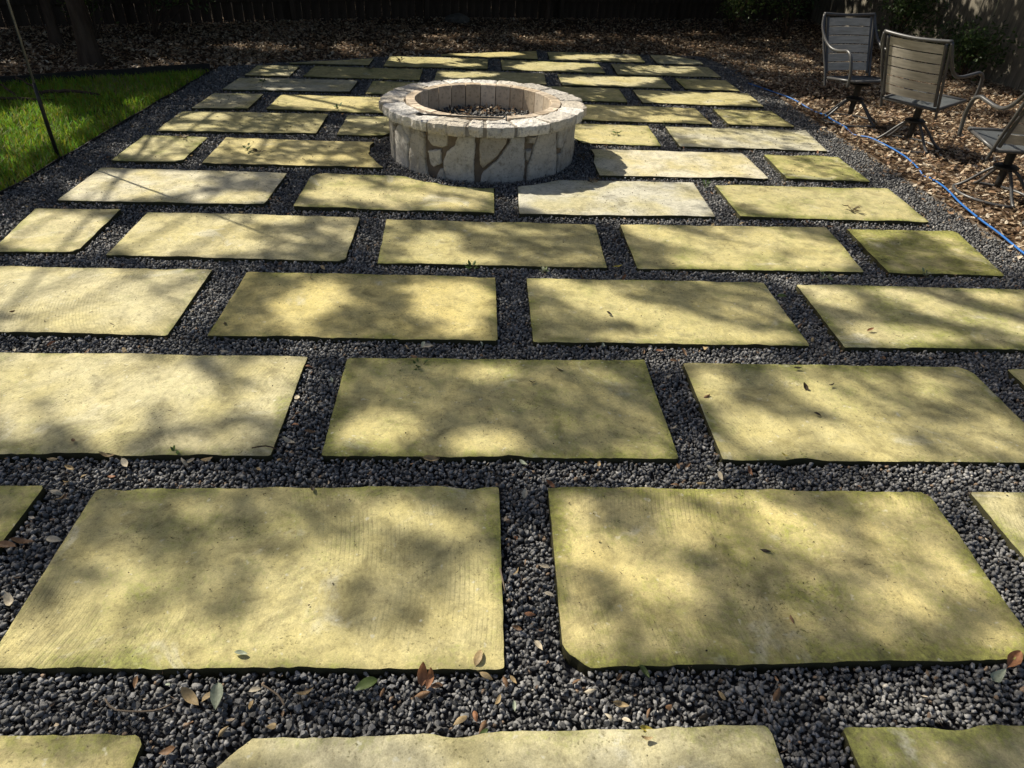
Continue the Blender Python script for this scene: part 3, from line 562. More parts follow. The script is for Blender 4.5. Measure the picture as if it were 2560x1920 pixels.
def make_paver(name, q, idx):
    tl, tr, br, bl = [np.array(c) for c in q]
    c = (tl + tr + br + bl) / 4
    W = np.linalg.norm(tr - tl); Dp = max(np.linalg.norm(tl - bl), np.linalg.norm(tr - br))
    near = c[1] < 4.2
    sp = 0.022 if near else 0.035
    nu = max(4, int(W / sp)); nv = max(4, int(Dp / sp))
    # finer spacing at the rim
    u = np.linspace(0, 1, nu + 1); v = np.linspace(0, 1, nv + 1)
    u = np.sort(np.r_[u, 0.006, 0.994]); v = np.sort(np.r_[v, 0.012, 0.988])
    UU, VVv = np.meshgrid(u, v)
    P = ((bl[None, None] * (1 - UU[..., None]) + br * UU[..., None]) * (1 - VVv[..., None]) + (tl * (1 - UU[..., None]) + tr * UU[..., None]) * VVv[..., None])
    X, Y = P[..., 0], P[..., 1]
    s = idx * 13.7
    eL, eR, eB, eT = UU * W, (1 - UU) * W, VVv * Dp, (1 - VVv) * Dp
    def wob(t, k):
        n = (fnoise(t * 9 + s + k * 7.3, np.full_like(t, k + s), 3) - 0.5) * 0.008 + (vnoise(t * 55 + s, np.full_like(t, k * 3.1 + s)) - 0.5) * 0.005
        chip = np.clip(vnoise(t * 6.5 + s * 1.7, np.full_like(t, k * 5.1 + 2 * s)) - 0.76, 0, 1) * 0.05
        return n, chip
    fall = lambda e: np.exp(-(e / 0.05) ** 2)
    for e, tvar, k, dx, dy in ((eL, Y, 0, 1, 0), (eR, Y, 1, -1, 0), (eB, X, 2, 0, 1), (eT, X, 3, 0, -1)):
        n, chip = wob(tvar, k)
        rough_k = 1.0 if k in (2, 3) else 0.35
        X = X + dx * fall(e) * (n + chip) * rough_k; Y = Y + dy * fall(e) * (n + chip) * rough_k
    # chamfered or broken corners
    corners = [tl, tr, br, bl]
    for k, amt in [(i, 0.005) for i in range(4)] + CHAMFER.get(name, []):
        d = c - corners[k]; d = d / np.linalg.norm(d)
        a = corners[k] + d * 0.0
        e1 = corners[(k + 1) % 4] - corners[k]; e2 = corners[(k - 1) % 4] - corners[k]
        e1 /= np.linalg.norm(e1) + 1e-9; e2 /= np.linalg.norm(e2) + 1e-9
        nrm = e1 + e2
        if np.linalg.norm(nrm) < 0.2: continue
        nrm /= np.linalg.norm(nrm)
        depth = (X - a[0]) * nrm[0] + (Y - a[1]) * nrm[1]
        wobc = (vnoise((X + Y) * 40 + s, (X - Y) * 40) - 0.5) * 0.008
        push = np.clip(amt + wobc - depth, 0, None)
        X = X + nrm[0] * push; Y = Y + nrm[1] * push
    # kept clear of the fire pit
    dx, dy = X - PIT_C[0], Y - PIT_C[1]; dd = np.hypot(dx, dy); rr = CUT_R + (vnoise(np.arctan2(dy, dx) * 14 + s, dd * 0 + 1) - 0.5) * 0.02
    k = np.where(dd < rr, rr / np.maximum(dd, 1e-6), 1.0)
    X = PIT_C[0] + dx * k; Y = PIT_C[1] + dy * k
    edge = np.minimum(np.minimum(eL, eR), np.minimum(eB, eT))
    edge = np.minimum(edge, np.clip(np.hypot(X - PIT_C[0], Y - PIT_C[1]) - CUT_R, 0, 9))
    Z = (fnoise(X * 5 + s, Y * 5, 3) - 0.5) * 0.010 + (vnoise(X * 38 + s, Y * 38) - 0.5) * 0.0022
    Z = Z - 0.0025 * np.exp(-(edge / 0.008) ** 2) - 0.002
    tilt = ((idx * 37) % 11 - 5) * 0.0009
    Z = Z + (X - c[0]) * tilt
    H, Wn = X.shape
    V = np.stack([X - c[0], Y - c[1], Z], -1).reshape(-1, 3)
    ids = np.arange(H * Wn).reshape(H, Wn)
    F = [tuple(int(t) for t in (ids[j, i], ids[j, i + 1], ids[j + 1, i + 1], ids[j + 1, i])) for j in range(H - 1) for i in range(Wn - 1)]
    loop = list(ids[0, :]) + list(ids[1:, -1]) + list(ids[-1, -2::-1]) + list(ids[-2:0:-1, 0])
    n0 = len(V); m = len(loop); rim = V[loop]
    low = rim.copy(); low[:, 2] -= 0.0006
    low2 = low.copy(); low2[:, :2] *= 1.002; low2[:, 2] -= 0.02 ; low2[:, :2] += rng.normal(0, 0.0015, (m, 2))
    low3 = low2.copy(); low3[:, 2] = -0.062
    V = np.concatenate([V, low, low2, low3])
    ntop = len(F)
    for i in range(m):
        j = (i + 1) % m
        F.append((n0 + j, n0 + i, n0 + m + i, n0 + m + j)); F.append((n0 + m + j, n0 + m + i, n0 + 2 * m + i, n0 + 2 * m + j))
    me = mesh_from(V, F, True)
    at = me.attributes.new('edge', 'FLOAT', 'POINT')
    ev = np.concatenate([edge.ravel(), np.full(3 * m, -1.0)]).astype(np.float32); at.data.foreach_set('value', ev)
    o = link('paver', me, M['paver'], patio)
    o.location = (c[0], c[1] - 3, 0)
    o.color = (MOSS.get(name, 0.42 + 0.12 * math.sin(idx * 2.1)), PALE.get(name, 0.12 + 0.12 * math.sin(idx * 1.3)), SAW.get(name, 0.35), 1)
    return o
for i, (nm, q) in enumerate(PAVERS):
    make_paver(nm, q, i)

# ------------------------------------------------------------------ gravel stones
PR_NEAR = [hull_proto(s, 12, 0.62 + 0.06 * (s % 5)) for s in range(10)]
PR_FAR = [hull_proto(40 + s, 8, 0.75) for s in range(6)]
def gravel_points(y0, y1, cell, prob=1.0):
    xs = np.arange(LEFT_EDGE + 0.01, RIGHT_EDGE, cell); ys = np.arange(y0, y1, cell * 0.9)
    X, Y = np.meshgrid(xs, ys); X = (X + rng.uniform(-0.45, 0.45, X.shape) * cell).ravel(); Y = (Y + rng.uniform(-0.45, 0.45, Y.shape) * cell).ravel()
    k = (rng.random(X.shape) < prob) & (np.abs(X) < 0.8 * Y + 1.15) & in_gravel(X, Y) & (np.hypot(X - PIT_C[0], Y - PIT_C[1]) > PIT_R)
    X, Y = X[k], Y[k]
    k = ~in_paver(X, Y, 0.002); return X[k], Y[k]
def stone_tints(n):
    b = rng.uniform(0.075, 0.27, n) * rng.choice([1, 1, 1, 1.35, 0.75], n)
    t = np.stack([b * 1.02, b * 1.0, b * 0.975], 1)
    w = rng.random(n) < 0.022; t[w] = np.array([0.24, 0.17, 0.115]) * rng.uniform(0.6, 1.3, (w.sum(), 1))
    w = rng.random(n) < 0.006; t[w] = np.array([0.5, 0.46, 0.40])
    return t
def bed(X, Y): return (fnoise(X * 2.3, Y * 2.3, 2) - 0.5) * 0.012
PT, SC, near_sel = [], [], []
for y0, y1, cell, rad, prob in ((0.5, 3.4, 0.0140, 0.0083, 1), (0.5, 3.4, 0.0160, 0.0086, 0.7), (3.4, 6.0, 0.0175, 0.0103, 1), (3.4, 6.0, 0.022, 0.0105, 0.6), (6.0, 10.2, 0.021, 0.0125, 1), (6.0, 10.2, 0.034, 0.0125, 0.8)):
    X, Y = gravel_points(y0, y1, cell, prob); n = len(X)
    lay = 0 if prob == 1 else 1
    Z = GRAVEL_TOP - 0.013 + lay * 0.008 + rng.uniform(-0.003, 0.003, n) + bed(X, Y)
    PT.append(np.stack([X, Y, Z], 1)); SC.append(rad * rng.uniform(0.55, 1.3, n))
PT = np.concatenate(PT); SC = np.concatenate(SC); n = len(PT)
ROT = euler_mats(rng.uniform(0, 6.28, n), rng.uniform(0, 6.28, n), rng.uniform(0, 6.28, n))
TI = stone_tints(n)
# the 300 largest in the picture are single objects
cd = np.linalg.norm(PT - np.array([0, 0, CAM_H]), axis=1)
score = SC / cd * (PT[:, 2] > GRAVEL_TOP - 0.008 + bed(PT[:, 0], PT[:, 1])) * (np.abs(PT[:, 0]) < 0.66 * PT[:, 1] + 0.35) * (PT[:, 1] > 0.66)
single = np.argsort(-score)[:300]
smesh = []
for k, (pv, pf) in enumerate(PR_NEAR):
    for b in (0.09, 0.16, 0.25):
        me = bpy.data.meshes.new('m'); me.from_pydata([tuple(v) for v in pv], [], [tuple(int(t) for t in f) for f in pf]); me.update()
        a = me.attributes.new('tint', 'FLOAT_COLOR', 'POINT'); a.data.foreach_set('color', np.tile(np.array([b * 1.02, b * 1.0, b * .975, 1], np.float32), len(pv)))
        smesh.append(me)
for i in single:
    o = link('stone', smesh[random.randrange(len(smesh))], M['stone'], gravel_bed)
    o.location = PT[i]; o.scale = (SC[i],) * 3; o.rotation_euler = (random.uniform(0, 6), random.uniform(0, 6), random.uniform(0, 6))
rest = np.ones(n, bool); rest[single] = False
nearm = rest & (PT[:, 1] < 3.4); farm = rest & (PT[:, 1] >= 3.4)
V1, F1, T1 = scatter(PR_NEAR, PT[nearm], SC[nearm], ROT[nearm], TI[nearm])
V2, F2, T2 = scatter(PR_FAR, PT[farm], SC[farm], ROT[farm], TI[farm])
g = bulk('gravel', np.concatenate([V1, V2]), np.concatenate([F1, F2 + len(V1)]), M['stone'], gravel_bed, np.concatenate([T1, T2]))
tag(g, 'loose dark basalt chips filling the joints', kind='stuff')
print('gravel stones', n, 'tris', len(F1) + len(F2))

# ------------------------------------------------------------------ leaf litter
def litter_points(x0, x1, y0, y1, dens):
    n = int((x1 - x0) * (y1 - y0) * dens)
    return rng.uniform(x0, x1, n), rng.uniform(y0, y1, n)
LX, LY = [], []
for a in ((3.1, 7.2, 2.2, 6.5, 900), (3.1, 6.9, 6.5, 10.5, 700), (-3.2, 6.6, 8.2, 12.0, 480), (-6.6, -2.6, 4.8, 12.0, 480), (-3.0, 6.6, 12.0, 15.0, 260), (-9, -6.6, 4, 12, 150)):
    x, y = litter_points(*a); LX.append(x); LY.append(y)
LX = np.concatenate(LX); LY = np.concatenate(LY)
spill = rng.normal(0, 0.12, len(LX))
k = (~in_lawn(LX, LY)) & ((LX > RIGHT_EDGE + 0.06 - np.abs(spill) * 0.9) | (LY > back_gravel_y(LX) - np.abs(spill) * 0.6) | (LX < LEFT_EDGE - 0.03)) & ~in_paver(LX, LY, 0.01)
k &= ~((LX < LEFT_EDGE) & (LY < LAWN_A[1] + LAWN_SLOPE * (LX - LAWN_A[0]) + 0.03))
LX, LY = LX[k], LY[k]; n = len(LX)
LS = rng.uniform(0.028, 0.062, n)
LP = np.stack([LX, LY, -0.030 + rng.uniform(0.0, 0.022, n) + fnoise(LX * 3, LY * 3) * 0.012], 1)
lrot = euler_mats(rng.normal(0, 0.42, n) + np.where(rng.random(n) < 0.4, math.pi, 0), rng.normal(0, 0.38, n), rng.uniform(0, 6.28, n))
lt = DRY[rng.choice(len(DRY), n, p=[.25, .2, .16, .14, .08, .07, .10])] * rng.uniform(0.9, 1.55, (n, 1))
cd = np.linalg.norm(LP - np.array([0, 0, CAM_H]), axis=1)
score = LS / cd * (LX > 3.1) * (LX < 0.735 * LY + 0.55) * (LP[:, 2] > -0.012)
single = np.argsort(-score)[:300]
lmesh = []
def leaf_mesh(proto, colr):
    me = bpy.data.meshes.new('m'); me.from_pydata([tuple(v) for v in proto[0]], [], [tuple(int(t) for t in f) for f in proto[1]]); me.update()
    me.polygons.foreach_set('use_smooth', [True] * len(me.polygons))
    a = me.attributes.new('tint', 'FLOAT_COLOR', 'POINT'); a.data.foreach_set('color', np.tile(np.array([*colr, 1], np.float32), len(proto[0])))
    return me
for p in LEAF_PROTOS:
    for cidx in range(len(DRY)): lmesh.append(leaf_mesh(p, DRY[cidx] * 1.15))
for i in single:
    o = link('leaf', lmesh[random.randrange(len(lmesh))], M['leaf'], mulch)
    o.location = LP[i]; o.scale = (LS[i],) * 3; o.rotation_euler = (random.gauss(0, 0.35) + random.choice((0, math.pi)), random.gauss(0, 0.3), random.uniform(0, 6.28))
rest = np.ones(n, bool); rest[single] = False
V1, F1, T1 = scatter(LEAF_PROTOS, LP[rest], LS[rest], lrot[rest], lt[rest])
g = bulk('leaf_litter', V1, F1, M['leaf'], mulch, T1); tag(g, 'dry brown leaf litter covering the mulch bed', kind='stuff')
print('litter', n)

# ------------------------------------------------------------------ lawn grass
n = 62000
gx = rng.uniform(-5.6, LEFT_EDGE - 0.012, n); gy = rng.uniform(3.0, 8.0, n)
k = in_lawn(gx, gy + 0.03) & (gx > -(0.80 * gy + 0.7)); gx, gy = gx[k], gy[k]
dens = fnoise(gx * 2.2, gy * 2.2, 3); k = rng.random(len(gx)) < 0.35 + dens; gx, gy = gx[k], gy[k]; n = len(gx)
hgt = rng.uniform(0.035, 0.085, n) * (0.7 + 0.7 * fnoise(gx * 4, gy * 4)); az = rng.uniform(0, 6.28, n); lean = rng.uniform(0.1, 1.0, n); wd = rng.uniform(0.0024, 0.0048, n)
dx, dy = np.cos(az), np.sin(az)
def pt(t, side):
    b = lean * t * t * hgt
    return np.stack([gx + dx * b - dy * wd * side, gy + dy * b + dx * wd * side, -0.034 + hgt * t * (1 - 0.25 * lean * t)], 1)
V = np.stack([pt(0, 1), pt(0, -1), pt(0.55, 0.9), pt(0.55, -0.9), pt(1.0, 0)], 1).reshape(-1, 3)
F = (np.array([(0, 1, 3), (0, 3, 2), (2, 3, 4)])[None] + (np.arange(n) * 5)[:, None, None]).reshape(-1, 3)
tn = np.stack([rng.uniform(0.14, 0.32, n), rng.uniform(0.24, 0.44, n), rng.uniform(0.015, 0.05, n)], 1)
dead = rng.random(n) < 0.05 + 0.2 * (fnoise(gx * 1.7 + 9, gy * 1.7) > 0.6); tn[dead] = (0.30, 0.25, 0.12)
g = bulk('grass', V, F, M['grass'], None, np.repeat(tn, 5, 0)); tag(g, 'green lawn grass blades lit in patches beside the gravel', 'grass', kind='stuff')
# edging of the lawn
def strip(name, A, B, z0, z1, th, mat):
    A = Vector((*A, 0)); B = Vector((*B, 0)); d = (B - A).normalized(); nn = Vector((-d.y, d.x, 0)) * th / 2
    segs = 24; V, F = [], []
    for i in range(segs + 1):
        p = A + (B - A) * i / segs; wv = nn.normalized() * (0.006 * math.sin(i * 1.7) + 0.004 * math.sin(i * 0.6)); zt = z1 + 0.004 * math.sin(i * 2.3)
        for s in (-1, 1):
            for z in (z0, zt): V.append(tuple(p + wv + nn * s + Vector((0, 0, z))))
    for i in range(segs):
        a = i * 4; b = a + 4
        F += [(a, b, b + 1, a + 1), (a + 2, a + 3, b + 3, b + 2), (a + 1, b + 1, b + 3, a + 3)]
    F += [(0, 1, 3, 2), (segs * 4, segs * 4 + 2, segs * 4 + 3, segs * 4 + 1)]
    return obj(name, V, F, mat)
tag(strip('lawn_edging', (-2.955, 8.05), (-2.955, 2.5), -0.06, -0.008, 0.008, M['edging']), 'thin black edging strip between lawn and gravel', 'edging')
tag(strip('lawn_edging', (-9.0, 4.40), (-2.98, 8.03), -0.06, 0.05, 0.03, M['edging']), 'taller dark edging board between lawn and leaf mulch', 'edging')
tag(strip('gravel_edging', (3.205, 9.0), (3.205, 2.0), -0.06, -0.016, 0.006, M['wood']), 'thin brown edging strip beside the blue hose and gravel', 'edging')

# ------------------------------------------------------------------ fire pit
pit = tag(empty('fire_pit', (PIT_C[0], PIT_C[1], 0)), 'round fire pit faced with pale flagstone and a limestone cap', 'fire pit')
def ring(name, prof, mat, parent, seg=72):
    V, F = [], []; n = len(prof)
    for i in range(seg):
        a = 2 * math.pi * i / seg
        for r_, z in prof: V.append((r_ * math.cos(a), r_ * math.sin(a), z))
    for i in range(seg):
        j = (i + 1) % seg
        for k in range(n):
            k2 = (k + 1) % n
            F.append((i * n + k, j * n + k, j * n + k2, i * n + k2))
    return obj(name, V, F, mat, parent, False)
ring('wall_core', [(0.680, -0.06), (0.680, 0.292), (0.582, 0.292), (0.582, -0.06)], M['mortar'], pit)
ring('cap_bed', [(0.742, 0.293), (0.740, 0.350), (0.583, 0.352), (0.583, 0.293)], M['cap_mortar'], pit)
def wall_stone(poly, seed):
    r0 = random.Random(seed)
    pts = [(R(t) * PIT_R, z) for t, z in poly]; dense = []
    for i in range(len(pts)):
        a = pts[i]; b = pts[(i + 1) % len(pts)]; L = math.hypot(b[0] - a[0], b[1] - a[1]); k = max(1, int(L / 0.014))
        for j in range(k):
            t = j / k; dense.append((a[0] + (b[0] - a[0]) * t + r0.uniform(-0.0025, 0.0025), a[1] + (b[1] - a[1]) * t + r0.uniform(-0.0025, 0.0025)))
    cx = sum(p[0] for p in dense) / len(dense); cz = sum(p[1] for p in dense) / len(dense)
    mr = sum(math.hypot(p[0] - cx, p[1] - cz) for p in dense) / len(dense)
    g0 = 1 - 0.0012 / mr
    rings = [(g0, 0.676), (g0, 0.693), (g0 - 0.006 / mr, 0.7005), (0.80, 0.7015), (0.5, 0.7015)]
    V, F = [], []; m = len(dense)
    lift = r0.uniform(-0.002, 0.006)
    for ri, (s, rad) in enumerate(rings):
        for (x, z) in dense:
            X = cx + (x - cx) * s; Z = cz + (z - cz) * s
            rr = rad + (lift if ri > 0 else 0) + ((float(fnoise(X * 14 + seed, Z * 14)) - 0.5) * 0.014 if ri >= 2 else 0)
            V.append((rr * math.cos(X / PIT_R), rr * math.sin(X / PIT_R), max(Z, -0.05)))
    rr = 0.7015 + lift + (float(fnoise(cx * 14 + seed, cz * 14)) - 0.5) * 0.014
    V.append((rr * math.cos(cx / PIT_R), rr * math.sin(cx / PIT_R), cz))
    for ri in range(len(rings) - 1):
        for i in range(m):
            j = (i + 1) % m; F.append((ri * m + i, ri * m + j, (ri + 1) * m + j, (ri + 1) * m + i))
    b = (len(rings) - 1) * m
    for i in range(m): F.append((b + i, b + (i + 1) % m, len(V) - 1))
    me = mesh_from(V, F, True); 
    bm = bmesh.new(); bm.from_mesh(me); bmesh.ops.recalc_face_normals(bm, faces=bm.faces); bm.to_mesh(me); bm.free()
    return link('wall_stone', me, M['wall_stone'], pit)
polys = list(WALL_STONES)
t = 353.5
while t < 545:
    w = random.uniform(9, 17); t2 = min(t + w, 546.5)
    if random.random() < 0.5:
        zc = random.uniform(0.09, 0.2); dz = random.uniform(-0.04, 0.04)
        polys.append([(t + 0.7, -0.03), (t2 - 0.7, -0.03), (t2 - 0.7, zc + dz - 0.008), (t + 0.7, zc - dz - 0.008)])
        polys.append([(t + 0.7, zc - dz + 0.008), (t2 - 0.7, zc + dz + 0.008), (t2 - 0.7, 0.285), (t + 0.7, 0.285)])
    else:
        j = random.uniform(-3, 3)
        polys.append([(t + 0.7, -0.03), (t2 - 0.7, -0.03), (t2 - 0.7, 0.285), (t + 0.7, 0.285)])
    t = t2
for i, p in enumerate(polys):
    wall_stone([(a, -0.045 if z < 0.022 else z) for a, z in p], i * 5 + 1)
joints = [193.3, 221.9, 239.9, 261.4, 270.9, 286.9, 307.8, 332.4, 348, 367, 385, 402, 423, 441, 458, 478, 497, 519, 536, 553.3]
for i in range(len(joints) - 1):
    a0, a1 = joints[i] + 0.5, joints[i + 1] - 0.5
    if 255 < joints[i] < 300: a0 += 0.5; a1 -= 0.5
    na = max(6, int((a1 - a0) * 1.0)); nr = 9
    V, F = [], []; s = i * 9.1
    ro = 0.757 + random.uniform(-0.008, 0.008); zt = 0.360 + random.uniform(-0.004, 0.005)
    for jr in range(nr + 1):
        for ja in range(na + 1):
            fa = ja / na; fr = jr / nr
            ang = a0 + (a1 - a0) * fa
            inn = 0.587 + 0.006 * math.sin(fa * 9 + s)
            outr = ro + (float(fnoise(np.array(ang * 0.25 + s), np.array(s))) - 0.5) * 0.032 + (float(vnoise(np.array(ang * 1.1), np.array(s))) - 0.5) * 0.016
            cor = min(fa, 1 - fa); outr -= 0.010 * max(0, 1 - cor / 0.10) ** 2
            rad = inn + (outr - inn) * fr
            x, y = rad * math.cos(R(ang)), rad * math.sin(R(ang))
            z = zt + (float(fnoise(np.array(x * 9 + s), np.array(y * 9), 3)) - 0.5) * 0.012 + (float(vnoise(np.array(x * 60), np.array(y * 60))) - 0.5) * 0.007
            ed = min(cor * (a1 - a0) * 0.0125, (1 - fr) * (outr - inn))
            z -= 0.005 * math.exp(-(ed / 0.007) ** 2)
            V.append((x, y, z))
    nn = na + 1; F = [(r0 * nn + c0, r0 * nn + c0 + 1, (r0 + 1) * nn + c0 + 1, (r0 + 1) * nn + c0) for r0 in range(nr) for c0 in range(na)]
    F = [tuple(reversed(f)) for f in F]
    loop = [c0 for c0 in range(nn)] + [r0 * nn + na for r0 in range(1, nr + 1)] + [nr * nn + c0 for c0 in range(na - 1, -1, -1)] + [r0 * nn for r0 in range(nr - 1, 0, -1)]
    b0 = len(V); m = len(loop)
    for lev, (dz, k) in enumerate(((0.025, 1.003), (0.052, 1.0), (0.071, 0.992))):
        for v in loop:
            x, y, z = V[v]; rj = (float(vnoise(np.array(math.atan2(y, x) * 40 + lev * 9), np.array(s))) - 0.5) * 0.010 + 1
            kk = k * rj if math.hypot(x, y) > 0.66 else 1.0
            V.append((x * kk, y * kk, z - dz if lev < 2 else 0.289))
    prev = loop
    for lev in range(3):
        cur = [b0 + lev * m + q for q in range(m)]
        for q in range(m): F.append((prev[q], prev[(q + 1) % m], cur[(q + 1) % m], cur[q]))
        prev = cur
    F.append(tuple(prev))
    me = mesh_from(V, F, False)
    bm = bmesh.new(); bm.from_mesh(me); bmesh.ops.recalc_face_normals(bm, faces=bm.faces); bm.to_mesh(me); bm.free()
    link('cap_stone', me, M['cap_stone'], pit)
NB = 26; V, F = [], []
ha = math.pi / NB - 0.006
for r_ in (0.508, 0.577):
    for a in (-ha, 0, ha):
        rr = r_ + (0.0 if a else (-0.001 if r_ < 0.53 else 0.0))
        for z in (0.0, 0.361, 0.366): V.append(((rr + (0.004 if (z > 0.363 and r_ < 0.53) else 0)) * math.cos(a * (0.985 if z > 0.363 else 1)), rr * math.sin(a * (0.985 if z > 0.363 else 1)), z))
def vi(rk, ak, zk): return rk * 9 + ak * 3 + zk
for ak in (0, 1):
    for zk in (0, 1):
        F += [(vi(0, ak, zk), vi(0, ak, zk + 1), vi(0, ak + 1, zk + 1), vi(0, ak + 1, zk)), (vi(1, ak, zk), vi(1, ak + 1, zk), vi(1, ak + 1, zk + 1), vi(1, ak, zk + 1))]
    F.append((vi(0, ak, 2), vi(1, ak, 2), vi(1, ak + 1, 2), vi(0, ak + 1, 2)))
for ak in (0, 2):
    for zk in (0, 1):
        f = (vi(0, ak, zk), vi(1, ak, zk), vi(1, ak, zk + 1), vi(0, ak, zk + 1)); F.append(f if ak == 0 else tuple(reversed(f)))
bme = mesh_from(V, F)
for i in range(NB):
    o = link('fire_brick', bme, M['brick'], pit); o.rotation_euler = (0, 0, 2 * math.pi * i / NB + 0.05); o.location = (0, 0, random.uniform(-0.003, 0.003))
# contents of the pit
ns = 2600; a = rng.uniform(0, 6.28, ns); rr = 0.5 * np.sqrt(rng.random(ns)); X = rr * np.cos(a) + PIT_C[0]; Y = rr * np.sin(a) + PIT_C[1]
Z = 0.175 + 0.03 * fnoise(X * 4, Y * 4) + rng.uniform(-0.01, 0.012, ns)
V1, F1, T1 = scatter(PR_FAR, np.stack([X, Y, Z], 1), rng.uniform(0.009, 0.021, ns), euler_mats(*(rng.uniform(0, 6.28, (3, ns)))), stone_tints(ns) * 0.7)
nl = 230; a = rng.uniform(0, 6.28, nl); rr = 0.48 * rng.random(nl) ** 0.28; X = rr * np.cos(a) + PIT_C[0]; Y = rr * np.sin(a) + PIT_C[1]
V2, F2, T2 = scatter(LEAF_PROTOS, np.stack([X, Y, 0.205 + rng.uniform(0, 0.02, nl)], 1), rng.uniform(0.03, 0.06, nl), euler_mats(rng.normal(0, .5, nl), rng.normal(0, .5, nl), rng.uniform(0, 6.28, nl)), DRY[rng.integers(0, 7, nl)])
tag(bulk('gravel', V1, F1, M['stone'], None, T1), 'dark lava gravel lying inside the fire pit', 'gravel', kind='stuff')
tag(bulk('leaf_litter', V2, F2, M['leaf'], None, T2), 'dry brown leaves lying on the gravel inside the fire pit', 'leaves', kind='stuff')
aring = 2 * math.pi / NB
fl = ring('pit_floor', [(0.507, -0.05), (0.507, 0.178), (0.02, 0.178), (0.02, -0.05)], M['gravel_base'], pit, 40)
# fire poker on the cap
pk = tag(empty('fire_poker', (-0.30, 4.72, 0.0)), 'black iron fire poker with ring handle lying on the pit rim', 'fire poker')
def lp(x, y, z): return (x + 0.30, y - 4.752, z)
PKZ = 0.391
tube('shaft', smooth_path([lp(-0.402, 4.732, PKZ), lp(-0.25, 4.718, PKZ), lp(-0.10, 4.704, PKZ), (lp(0.10, 4.704, PKZ)), lp(0.135, 4.706, PKZ + 0.003), lp(0.152, 4.703, PKZ + 0.022), lp(0.163, 4.70, PKZ + 0.032)], 4), 0.006, M['black_metal'], pk)
tube('ring_handle', [lp(-0.424 + 0.022 * math.cos(t), 4.735 + 0.022 * math.sin(t), PKZ) for t in np.linspace(0, 6.28, 15)], 0.006, M['black_metal'], pk)
tube('hook', smooth_path([lp(0.148, 4.704, PKZ + 0.014), lp(0.152, 4.69, PKZ + 0.008), lp(0.152, 4.655, PKZ - 0.006)], 4), [0.006] * 8 + [0.002], M['black_metal'], pk)

